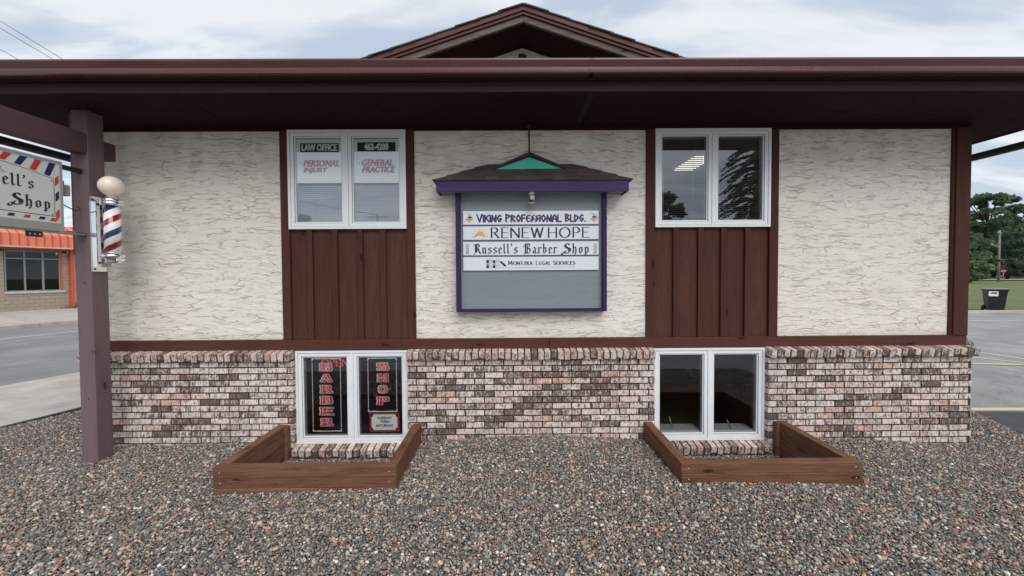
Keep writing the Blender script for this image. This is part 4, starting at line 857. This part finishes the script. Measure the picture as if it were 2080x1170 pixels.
# ------------------------------------------------------------------ hanging blackletter sign
HS = empty('hanging_sign', (-4.11, -1.25, 2.21), 'white double sided barber shop sign with red and blue stripe border hanging from the post', 'sign')
y0_, y1_ = -1.95, -.655
MB().box(-4.17, -4.055, y0_, y1_, 2.215, 2.845, .004).build('cabinet', M['cabinet'], HS)
rf = MB()
for p in ((y0_, y1_, 2.825, 2.845), (y0_, y1_, 2.215, 2.285), (y1_-.02, y1_, 2.2855, 2.8245), (y0_, y0_+.02, 2.2855, 2.8245)): rf.box(-4.056, -4.045, p[0], p[1], p[2], p[3])
rf.build('retainer_frame', M['cabinet'], HS)
MB().box(-4.0545, -4.0520, y0_+.02, y1_-.02, 2.285, 2.825).build('sign_face', M['face'], HS)
FX = -4.0510
def onx(u, v, k): return (FX+k, u, v)
def xpoly(mb, pts, k=0.0): mb.add([(FX+k, p[0], p[1]) for p in pts], [tuple(range(len(pts)))])
ym = (y0_+y1_)/2; hw = (y1_-y0_)/2-.063
archz = lambda y: 2.674+.075*(1-((y-ym)/hw)**2) if True else 0
lb = MB(); N_ = 26
for i in range(N_):
    a, b = ym-hw+2*hw*i/N_, ym-hw+2*hw*(i+1)/N_; xpoly(lb, [(a, archz(a)-.002), (b, archz(b)-.002), (b, archz(b)+.002), (a, archz(a)+.002)])
for a, b in ((ym-hw-.002, ym-hw+.002), (ym+hw-.002, ym+hw+.002)): xpoly(lb, [(a, 2.345), (b, 2.345), (b, 2.674), (a, 2.674)], .0001)
xpoly(lb, [(ym-hw, 2.343), (ym+hw, 2.343), (ym+hw, 2.348), (ym-hw, 2.348)], .0002); lb.build('border_line', M['navy'], HS)
rs, bs = MB(), MB(); k = 0; y = y1_-.042
top = 2.815
while y > y0_+.12:
    a = y-.045; m_ = bs if k % 2 == 0 else rs; zb = lambda q: max(archz(min(max(q, ym-hw), ym+hw)), 2.60)+.012
    xpoly(m_, [(y-.092, zb(y-.092)), (y-.050, zb(y-.050)), (y-.002, top), (y-.052, top)]); y -= .101; k += 1
y = y1_-.14; k = 0
while y > y0_+.05: m_ = bs if k % 2 == 0 else rs; xpoly(m_, [(y-.045, 2.305), (y, 2.305), (y+.008, 2.330), (y-.03, 2.330)]); y -= .104; k += 1
for i, z in enumerate((2.615, 2.475)): m_ = rs if i % 2 == 0 else bs; xpoly(m_, [(y1_-.055, z), (y1_-.026, z+.035), (y1_-.026, z+.105), (y1_-.055, z+.07)])
xpoly(rs, [(y1_-.105, 2.300), (y1_-.055, 2.300), (y1_-.026, 2.345), (y1_-.026, 2.42), (y1_-.055, 2.385), (y1_-.055, 2.330), (y1_-.085, 2.330)])
rs.build('red_stripe', M['redstripe'], HS); bs.build('blue_stripe', M['navy'], HS)
for wd, a, b, v0, v1 in (("Russell's", -1.335, -.862, 2.558, 2.655), ('Barber', -1.46, -1.095, 2.405, 2.50), ('Shop', -1.045, -.752, 2.405, 2.50)):
    strokes('lettering', wd, M['ink'], HS, a, b, v0, v1, 0, glyphs=GB, nw=.135, nh=.03, ang=38, gap=.14, fn=onx)
sc_ = MB()
for c in ((-1.085, 2.685), (-1.075, 2.66)):
    ar_ = arc(c[0], c[1], .016, .010, 0, 360, 12)
    for p, q in zip(ar_, ar_[1:]): xpoly(sc_, [p, q, (q[0]*.8+c[0]*.2, q[1]*.8+c[1]*.2), (p[0]*.8+c[0]*.2, p[1]*.8+c[1]*.2)])
for p, q in (((-1.10, 2.69), (-1.25, 2.715)), ((-1.09, 2.665), (-1.25, 2.69)), ((-1.06, 2.657), (-1.045, 2.652))): xpoly(sc_, [(p[0], p[1]-.0018), (q[0], q[1]-.0018), (q[0], q[1]+.0018), (p[0], p[1]+.0018)], .0002)
sc_.build('scissors_print', M['ink'], HS)
for p in ((-.735, 2.655), (-.735, 2.36)): MB().tube([(FX-.001, p[0], p[1]), (FX+.002, p[0], p[1])], .005, 8).build('rivet', M['darkmetal'], HS)
box('hanger_arm', M['darkmetal'], HS, -4.125, -4.085, -.655, -.453, 2.795, 2.835, .003); box('hanger_arm', M['galv'], HS, -4.13, -4.06, -1.6, -.453, 2.200, 2.214, .002)
box('hanger_arm', M['galv'], HS, -4.135, -4.10, -.654, -.4535, 2.222, 2.235, .002)
tb = box('bolt_plate', M['darkmetal'], HS, -4.058, -4.052, -.93, -.81, 2.150, 2.199, .002)
for y_ in (-.905, -.87, -.835): MB().tube([(-4.0515, y_, 2.172), (-4.046, y_, 2.172)], .007, 8).build('bolt', M['nail'], HS)
box('junction_box', M['cabinet'], HS, -4.15, -4.09, -.654, -.60, 2.585, 2.69, .004); box('junction_box', M['cabinet'], HS, -4.15, -4.09, -.598, -.555, 2.555, 2.655, .004)
MB().tube([(-4.1, -.65, 2.50), (-4.1, -.60, 2.465), (-4.1, -.54, 2.44), (-4.1, -.50, 2.43), (-4.1, -.47, 2.45), (-4.1, -.49, 2.475)], .005, 6).build('power_cable', M['darkmetal'], HS)

# ------------------------------------------------------------------ window-well timber boxes
TM = {}
def timber_mesh(L_, seed):
    rr = random.Random(seed); mb = MB().box(-L_/2, L_/2, -TT/2, TT/2, -.0438, .0438, .004)
    me = mesh('timber', [(x, y+rr.uniform(-.0012, .0012), z+rr.uniform(-.0012, .0012)) for x, y, z in mb.V], mb.F); me.materials.append(M['timber']); return me
for i, (a, b) in enumerate(WELL):
    lab = ['three sided brown timber window well below the barber shop window', 'three sided brown timber window well below the window without lettering'][i]
    T = empty('window_well', ((a+b)/2, -.55, 0), lab, 'window well', 'timber window wells set in the gravel')
    for c in range(4):
        z = .211-.0445-c*.089
        ln = b-a; yo = random.uniform(-.004, .004)
        e = 0 if c % 2 == 0 else TT
        obj('timber', timber_mesh(ln-.002, i*10+c), None, T, Matrix.Translation(((a+b)/2, WY0+TT/2+yo, z)))
        for s, x in ((0, a+TT/2), (1, b-TT/2)):
            yb_ = WY0+TT+.003; ye = -.094
            obj('timber', timber_mesh(ye-yb_, i*10+c+50+s), None, T, Matrix.Translation((x+random.uniform(-.003, .003), (yb_+ye)/2, z)) @ Matrix.Rotation(math.pi/2, 4, 'Z'))
        if c < 2:
            for x in (a+.06, b-.06): MB().tube([(x, WY0+yo-.0025, z), (x, WY0+yo+.002, z)], .006, 8).build('nail_head', M['nail'], T)
    xs_ = a+TT if i == 0 else b-TT-.04
    MB().box(xs_+.002, xs_+.038, -.160, -.094, -.16, .205, .003).build('corner_stake', M['timber'], T)
# loose stones and leaves
def stone(x, y, s, m, lab, cat='stone', flat=.7):
    bm = bmesh.new(); bmesh.ops.create_icosphere(bm, subdivisions=2, radius=s/2); rr = random.Random(int(x*1000))
    for v in bm.verts: v.co = Vector((v.co.x*rr.uniform(.95, 1.08), v.co.y*.85, v.co.z*flat))
    me = bpy.data.meshes.new('stone'); bm.to_mesh(me); bm.free(); me.polygons.foreach_set('use_smooth', [True]*len(me.polygons))
    return obj('stone', me, M[m], None, Matrix.Translation((x, y, float(gz(x, y))+s*.3)), label=lab, cat=cat)
stone(1.55, -1.075, .042, 'stonew', 'round pale grey stone at the left front of the right timber well')
stone(2.42, -1.075, .040, 'stonew', 'flat whitish stone near the right end of the right timber well')
stone(1.98, -1.07, .036, 'dead', 'orange tan stone under the middle of the right timber well')
def dry_leaf(x, y, lab, ang, s=.05, z=.012):
    V = []; n_ = 9
    for i in range(n_): t = i/(n_-1); wv = math.sin(math.pi*t)**.7*.32; V += [((t-.5)*s, -wv*s, .010*math.sin(5*t)), ((t-.5)*s, 0, .006*t), ((t-.5)*s, wv*s, .012*math.cos(4*t)*math.sin(3*t))]
    Fc = [(i*3+j, i*3+j+3, i*3+j+4, i*3+j+1) for i in range(n_-1) for j in (0, 1)]
    obj('dry_leaf', mesh('leaf', V, Fc, True), M['dead'], None, Matrix.Translation((x, y, float(gz(x, y))+z)) @ Matrix.Rotation(ang, 4, 'Z') @ Matrix.Rotation(.3, 4, 'X'), label=lab, cat='leaf')
dry_leaf(1.32, -.17, 'curled rust brown leaf on gravel against the right well by the brick', .6, .065)
dry_leaf(1.37, -.42, 'small brown leaf on gravel beside the outer left timber of the right well', 2.1, .04)
dry_leaf(-1.35, -1.17, 'tiny tan leaf at the foot of the left timber well', 1.2, .03)

for i, (x_, y_, a_, s_, lb_) in enumerate(((-3.1, -.55, .4, .035, 'small tan leaf on gravel before the left brick panel'), (.55, -1.7, 1.9, .04, 'lone rusty leaf on gravel below the signboard'), (3.55, -.35, 2.8, .045, 'brown leaf by the foot of the right brick panel'), (2.1, -1.95, 1.1, .035, 'small leaf on gravel ahead of the right timber well'))): dry_leaf(x_, y_, lb_, a_, s_)
# ------------------------------------------------------------------ trash cart
ang = math.radians(-38)
TC = empty('trash_cart', (22.35, 13.35, .0), 'dark wheeled trash cart with pale lid and white label on the lawn edge', 'trash bin', rotz=ang)
TC.matrix_basis = TC.matrix_basis @ Matrix.Scale(.98, 4); WM[TC.name] = TC.matrix_basis.copy(); mwc = TC.matrix_basis.copy()
def tc(mb, name, m): return mb.build(name, m, TC, mw=mwc)
b_ = MB(); b_.add([(-.24, -.26, .05), (.24, -.26, .05), (.24, .24, .05), (-.24, .24, .05), (-.31, -.38, .98), (.31, -.38, .98), (.31, .34, .98), (-.31, .34, .98)], [(0, 3, 2, 1), (4, 5, 6, 7), (0, 1, 5, 4), (1, 2, 6, 5), (2, 3, 7, 6), (3, 0, 4, 7)]); tc(b_, 'body', M['wastebin'])
tc(MB().box(-.34, .34, -.42, .36, .95, 1.0, .012), 'rim', M['wastebin']); tc(MB().box(-.35, .35, -.44, .40, 1.002, 1.06, .02), 'lid', M['wastelid'])
for s in (-1, 1): tc(MB().tube([(s*.27, .26, .13), (s*.33, .26, .13)], .13, 16), 'wheel', M['wastebin'])
tc(MB().tube([(-.28, .44, .97), (.28, .44, .97)], .018, 8), 'handle', M['wastebin'])
tc(MB().add([(-.27, -.374, .70), (.02, -.374, .70), (.02, -.3985, .93), (-.27, -.3985, .93)], [(0, 1, 2, 3)]), 'label_plate', M['white'])
tc(MB().add([(-.2, -.4005, .82), (-.02, -.4005, .82), (-.02, -.406, .88), (-.2, -.406, .88)], [(0, 1, 2, 3)]), 'label_print', M['leaf'])
tc(MB().box(.312, .316, -.2, .05, .80, .83), 'side_print', M['white'])

# ------------------------------------------------------------------ trees
def leaves(mb, c, r, cnt, size, rr, shell=.45):
    for _ in range(cnt):
        v = Vector((rr.gauss(0, 1), rr.gauss(0, 1), rr.gauss(0, 1))).normalized()*(shell+(1-shell)*rr.random()**.6)
        p = Vector((c[0]+v.x*r[0], c[1]+v.y*r[1], c[2]+v.z*r[2])); s = size*rr.uniform(.6, 1.5)
        a = Vector((rr.gauss(0, 1), rr.gauss(0, 1), rr.gauss(0, .6))).normalized(); b = a.cross(Vector((rr.gauss(0, 1), rr.gauss(0, 1), rr.gauss(0, 1)))).normalized()
        mb.add([p-a*s, p+b*s*.5, p+a*s, p-b*s*.5], [(0, 1, 2, 3)])
def broadleaf(x, y, z0, h, rad, m, lab, seed, size=.3, n=70, cnt=70, group='trees beyond the lawn', name='broadleaf_tree', base=.25, open_=0.0):
    rr = random.Random(seed); T = empty(name, (x, y, z0), lab, 'tree', group)
    tr = MB(); tr.tube([(x, y, z0-.3), (x+.1, y, z0+h*.25), (x-.1, y, z0+h*.55), (x, y, z0+h*.8)], [h*.03, h*.022, h*.014, h*.005], 8)
    mb = MB()
    for i in range(n):
        t = rr.random(); zc = z0+h*(base+(1-base)*t**.9*.93); rad_h = rad*math.sin(math.pi*min(1, .22+.72*t))**.6
        a = rr.uniform(0, 6.28); d = rad_h*rr.uniform(.2+open_*.4, .95); c = (x+d*math.cos(a), y+d*math.sin(a), zc+rr.uniform(-.3, .3)); k = rad*rr.uniform(.16, .32)*(1-open_*.35)
        leaves(mb, c, (k, k, k*.62), cnt, size, rr)
        if i % 4 == 0: tr.tube([(x, y, z0+(zc-z0)*.62), ((x+c[0])/2, (y+c[1])/2, zc*.85+.15*z0), c], [h*.010, h*.006, h*.003], 5)
    tr.build('trunk', M['bark'], T); mb.build('crown', m, T); return T
broadleaf(100.5, 76, .7, 17.6, 5.6, M['leaf'], 'tall open crowned tree rising above the others beyond the lawn', 1, .34, 95, 75, open_=.75, base=.42)
broadleaf(99, 82, .7, 13.6, 5.5, M['leafl'], 'full tree with yellow green tint standing left behind the tallest crown', 21, .36, 80, 75, base=.1)
broadleaf(69.3, 54, .3, 4.3, 2.7, M['leafl'], 'low bushy light green tree beside the wall corner', 2, .24, 60, 75, base=.06)
broadleaf(85.5, 68, .6, 8.6, 4.6, M['leaf'], 'middle green tree left of the utility pole', 3, .28, 80, 80, base=.06)
broadleaf(97, 70, .6, 9.2, 5.0, M['leafd'], 'dark tree right of the utility pole', 4, .28, 80, 80, base=.06)
broadleaf(112, 84, .8, 13.0, 7.0, M['leafd'], 'broad dark tree filling the back row', 5, .40, 90, 80, base=.06)
broadleaf(118, 78, .8, 12.5, 7.0, M['leaf'], 'green tree at the right edge behind the road', 6, .38, 80, 80, base=.06)
broadleaf(96, 88, .8, 11.5, 8.0, M['leafd'], 'dark tree low in the back row', 7, .40, 90, 80, base=.04)
broadleaf(130, 86, .8, 13, 8.0, M['leafd'], 'dark tree at the far right of the back row', 9, .40, 80, 70, base=.06)
broadleaf(-31.0, 32.0, -.1, 9.3, 2.0, M['leaf'], 'small tree tip peeking above the orange roof', 8, .2, 30, 50, group='street trees')
# behind the camera: seen mirrored in the windows
broadleaf(14.6, -31, -.1, 9.6, 2.7, M['leafd'], 'round tree across the lot mirrored in the right upper window', 11, .22, 60, 60, group='trees across the lot', base=.1)
broadleaf(-23.6, -41, -.1, 9.3, 1.9, M['leafd'], 'small round tree mirrored at the foot of the law office window', 12, .18, 30, 50, group='trees across the lot')
def spruce(x, y, h, rad, lab, seed):
    rr = random.Random(seed); T = empty('spruce_tree', (x, y, -.1), lab, 'tree', 'trees across the lot')
    MB().tube([(x, y, -.3), (x, y, h)], [.28, .03], 8).build('trunk', M['bark'], T); mb = MB(); k = 0; z = 1.0
    while z < h-.3:
        r = rad*(1-z/h)**.8+.15; nb = 9
        for i in range(nb):
            a = rr.uniform(0, 6.28); rl = r*rr.uniform(.75, 1.12); st = 26
            for j in range(st):
                t = (j+.5)/st; p = Vector((x+math.cos(a)*rl*t, y+math.sin(a)*rl*t, z-.35*rl*t*t+.12*math.sin(t*3)+rr.uniform(-.05, .05))); s = .30*(1-.4*t)*rr.uniform(.7, 1.3)
                for sg in (-1, 1):
                    d = Vector((math.cos(a+sg*.9), math.sin(a+sg*.9), -.25+rr.uniform(-.2, .2))); q = Vector((0, 0, .07)); mb.add([p-q, p+d*s, p+q], [(0, 1, 2)]); mb.add([p-Vector((math.cos(a)*.08, math.sin(a)*.08, 0)), p+d*s, p+Vector((math.cos(a)*.08, math.sin(a)*.08, 0))], [(0, 1, 2)])
        z += .42*rr.uniform(.8, 1.15)
    mb.build('crown', M['leafd'], T)
spruce(16.2, -20.8, 15.0, 4.4, 'big dark spruce across the lot mirrored in the right upper window', 3)
# utility poles
def upole(x, y, z0, h, lab, arm=True, ry=0, street=False, group='utility poles'):
    T = empty('utility_pole', (x, y, z0), lab, 'utility pole', group)
    MB().tube([(x, y, z0-.2), (x, y, z0+h)], [.17, .11], 8).build('pole', M['poleg'], T)
    c, s = math.cos(ry), math.sin(ry)
    for z in ((h-.4, h-1.6) if arm else (h-.5,)):
        MB().tube([(x-1.2*c, y-1.2*s, z0+z), (x+1.2*c, y+1.2*s, z0+z)], .07, 6).build('cross_arm', M['poleg'], T)
        for t in (-1.1, -.6, .6, 1.1): MB().tube([(x+t*c, y+t*s, z0+z+.05), (x+t*c, y+t*s, z0+z+.25)], .05, 6).build('insulator', M['cabinet'], T)
    if street: MB().tube([(x, y, z0+h*.62), (x-1.4*c, y-1.4*s, z0+h*.67), (x-4.4*c, y-4.4*s, z0+h*.70)], [.05, .05, .04], 6).build('lamp_arm', M['cabinet'], T); MB().tube([(x-4.3*c, y-4.3*s, z0+h*.70), (x-5.0*c, y-5.0*s, z0+h*.70)], [.12, .08], 8).build('lamp_head', M['cabinet'], T); MB().tube([(x, y, z0+h*.38), (x, y, z0+h*.42)], .3, 8).build('band_collar', M['darkmetal'], T)
    return T
upole(79.6, 57.8, .35, 8.2, 'grey utility pole with lamp arm beyond the lawn beside the stop sign', street=True, arm=False, ry=.5)
upole(-15.4, -41, -.1, 9.1, 'utility pole across the lot mirrored in the law office window', ry=.05, group='utility poles across the lot')
def wire(name, p, q, sag, r, lab, grp):
    p, q = Vector(p), Vector(q); pts = [p.lerp(q, t)-Vector((0, 0, sag*4*t*(1-t))) for t in np.linspace(0, 1, 17)]
    return MB().tube(pts, r, 5).build(name, M['darkmetal'], None, label=lab, cat='wire', group=grp)
for p, q in (((-60, 30, 33.0), (-20, 30, 7.6)), ((-60, 30.4, 32.6), (-20, 30.4, 7.8)), ((-60, 31, 33.2), (-28, 31, 8.0))):
    pass
wire('overhead_wire', (-49.5, 30, 27.50), (-30.0, 30, 15.3), .0, .022, 'uppermost thin wire crossing the sky at upper left', 'wires above the left roof edge')
wire('overhead_wire', (-49.5, 30, 26.75), (-30.0, 30, 15.0), .0, .022, 'middle thin wire crossing the sky at upper left', 'wires above the left roof edge')
wire('overhead_wire', (-49.5, 30, 24.70), (-30.0, 30, 13.6), .0, .022, 'lowest thin wire crossing the sky at upper left', 'wires above the left roof edge')
for i, z in enumerate((8.2, 7.2, 5.2)): wire('overhead_wire', (40, 57.8+i*.1, z+.2), (79.6, 57.8, z), .5, .03, ['top', 'middle', 'lowest'][i]+' wire reaching the utility pole beyond the lawn', 'wires to the utility pole')
for i, z in enumerate((8.2, 5.3)): wire('overhead_wire', (79.6, 57.8, z), (125, 57.8, z+.3), .5, .03, ['upper', 'lower'][i]+' wire leaving the utility pole to the right', 'wires to the utility pole')
wire('overhead_wire', (-38.0, -41, 14.5), (-15.4, -41, 8.9), .6, .03, 'wire mirrored diagonally in the law office window', 'wires across the lot')
# stop sign
SS = empty('stop_sign', (77.5, 55.6, .3), 'red octagonal stop sign on a thin post beyond the lawn', 'stop sign')
MB().tube([(77.5, 55.6, .1), (77.5, 55.6, 2.0)], .04, 6).build('sign_post', M['galv'], SS)
oc = [(.30*math.cos(math.radians(22.5+45*i)), .30*math.sin(math.radians(22.5+45*i))) for i in range(8)]; mo = Matrix.Translation((77.5, 55.55, 1.90)) @ Matrix.Rotation(math.radians(-55), 4, 'Z')
MB().prism(oc, 'y', -.02, .02).build('sign_plate', M['roadsign'], SS, mw=mo)
mb = MB(); place_polys(mb, word_polys('STOP', G, .16, .14, 0, .25), -.2, .2, -.085, .085, fn=lambda u, v, k: (u, -.025-k, v)); mb.build('lettering', M['white'], SS, mw=mo)

# ------------------------------------------------------------------ shop across the street
ax = Vector((.3348, .9423)); th = math.atan2(ax.y, ax.x)
Sx = empty('shop_building', (-26.42, 15.85, 0), 'tan block shop with orange standing seam mansard roof across the street', 'building', rotz=th)
ms = Sx.matrix_basis.copy()      # local: +x along the wall away from us, +y = behind the wall
def sb(mb, name, m, parent=None, **k): return mb.build(name, m, parent or Sx, mw=ms, **k)
WL0, WL1, SZ0, SZ1 = .20, 2.22, 1.07, 3.27
w_ = MB(); w_.box(-9, WL0-.02, .05, .3, -.2, 3.4).box(WL0-.02, 2.30, .05, .3, -.2, SZ0).box(WL0-.02, 2.30, .05, .3, SZ1, 3.4).box(2.30, 2.56, .05, .3, -.2, 3.4).box(2.74, 16, .05, .3, -.2, 3.4).box(-9, 16, 8, 8.3, -.2, 3.4).box(-9, -8.7, .3, 8, -.2, 3.4).box(15.7, 16, .3, 8, -.2, 3.4)
wl_ = sb(w_, 'wall', M['mortar'])
blk = {}
def block(x0, x1, z0, z1):
    key = (round(x1-x0, 2), round(z1-z0, 2))
    if key not in blk: blk[key] = mesh('concrete_block', *(lambda b: (b.V, b.F))(MB().box(-(x1-x0)/2+.004, (x1-x0)/2-.004, 0, .05, -(z1-z0)/2+.004, (z1-z0)/2-.004, .003))); blk[key].materials.append(M['block'])
    obj('concrete_block', blk[key], None, wl_, ms @ Matrix.Translation(((x0+x1)/2, 0, (z0+z1)/2)))
for c in range(17):
    z0, z1 = -.0+c*.2, .2+c*.2
    if z1 > 3.4: break
    x = -1.2-(.2 if c % 2 else 0)
    while x < 3.4:
        a, b = x, x+.4; x += .4
        segs = [(a, b)]
        if z1 > SZ0+.02 and z0 < SZ1: segs = [(p, q) for p, q in ((a, min(b, WL0-.02)), (max(a, 2.30), b)) if q-p > .05]
        for p, q in segs:
            for p2, q2 in ((p, min(q, 2.56)), (max(p, 2.74), q)):
                if q2-p2 > .05: block(p2, q2, z0, z1)
wd = MB(); 
for a, b in ((WL0, WL0+.05), (.86, .93), (1.52, 1.60), (WL1-.05, WL1)): wd.box(a, b, -.0, .09, SZ0, SZ1)
for a, b in ((SZ0, SZ0+.05), (2.80, 2.86), (SZ1-.05, SZ1)):
    for p, q in ((WL0+.05, .86), (.93, 1.52), (1.60, WL1-.05)): wd.box(p, q, .0, .09, a, b)
win2 = sb(wd, 'window', M['bronze'])
for p, q in ((WL0+.05, .86), (.93, 1.52), (1.60, WL1-.05)):
    for a, b in ((SZ0+.05, 2.80), (2.86, SZ1-.05)): sb(MB().box(p, q, .04, .05, a, b), 'pane', M['shopglass'], win2)
sb(MB().box(WL0-.02, 2.3, .6, .62, SZ0, SZ1), 'room_dark', M['seam'])
sb(MB().box(WL1+.0, WL1+.08, -.02, .05, SZ0, SZ1+.03), 'window_trim', M['orangel']); sb(MB().box(.1, 2.56, -.03, .05, SZ1+.03, SZ1+.16), 'window_head_trim', M['orangel'])
sb(MB().box(WL0-.03, 2.42, -.06, .05, SZ0-.12, SZ0-.005, .01), 'window_sill', M['sill'])
sb(MB().box(2.56, 2.70, -.25, .04, .03, 3.4, .01), 'column', M['orangel']); sb(MB().box(2.705, 2.80, -.10, .04, .3, 3.1, .005), 'downspout', M['sill']); sb(MB().box(2.82, 3.3, -.02, .0, 1.1, 3.3), 'orange_panel', M['orangel'])
sb(MB().box(-9, 16, -.55, .3, 3.40, 3.46), 'eave_soffit', M['orangel'])
rl = MB(); rl.prism([(-.62, 3.44), (-.62, 4.12), (.55, 4.78), (.55, 3.44)], 'x', -9, 16); sb(rl, 'mansard_roof', M['orange'])
sb(MB().box(-9, 16, -.66, -.60, 3.40, 3.47), 'eave_trim', M['sill'])
x = -1.6
while x < 4:
    sb(MB().prism([(-.655, 3.46), (-.655, 4.135), (.55, 4.815), (.55, 4.775), (-.615, 4.115), (-.615, 3.46)], 'x', x, x+.035), 'roof_seam', M['orangel']); x += .30
sb(MB().box(-9, 16, .5, 8.4, 4.6, 4.75), 'flat_roof', M['mortar'])
# small weeds at its foot
wm_ = MB(); rr = random.Random(4)
for i in range(220):
    px_, py_ = 2.9+rr.gauss(0, .35), -.3+rr.gauss(0, .18); h_ = rr.uniform(.05, .22); a = rr.uniform(0, 6.28); wm_.add([(px_, py_, .02), (px_+.03*math.cos(a), py_+.03*math.sin(a), .02), (px_+.08*math.cos(a), py_+.08*math.sin(a), .02+h_)], [(0, 1, 2)])
o = wm_.build('weeds', M['leafd'], None, mw=ms, label='low dark weeds at the foot of the orange column', kind='stuff')
bpy.context.view_layer.update()
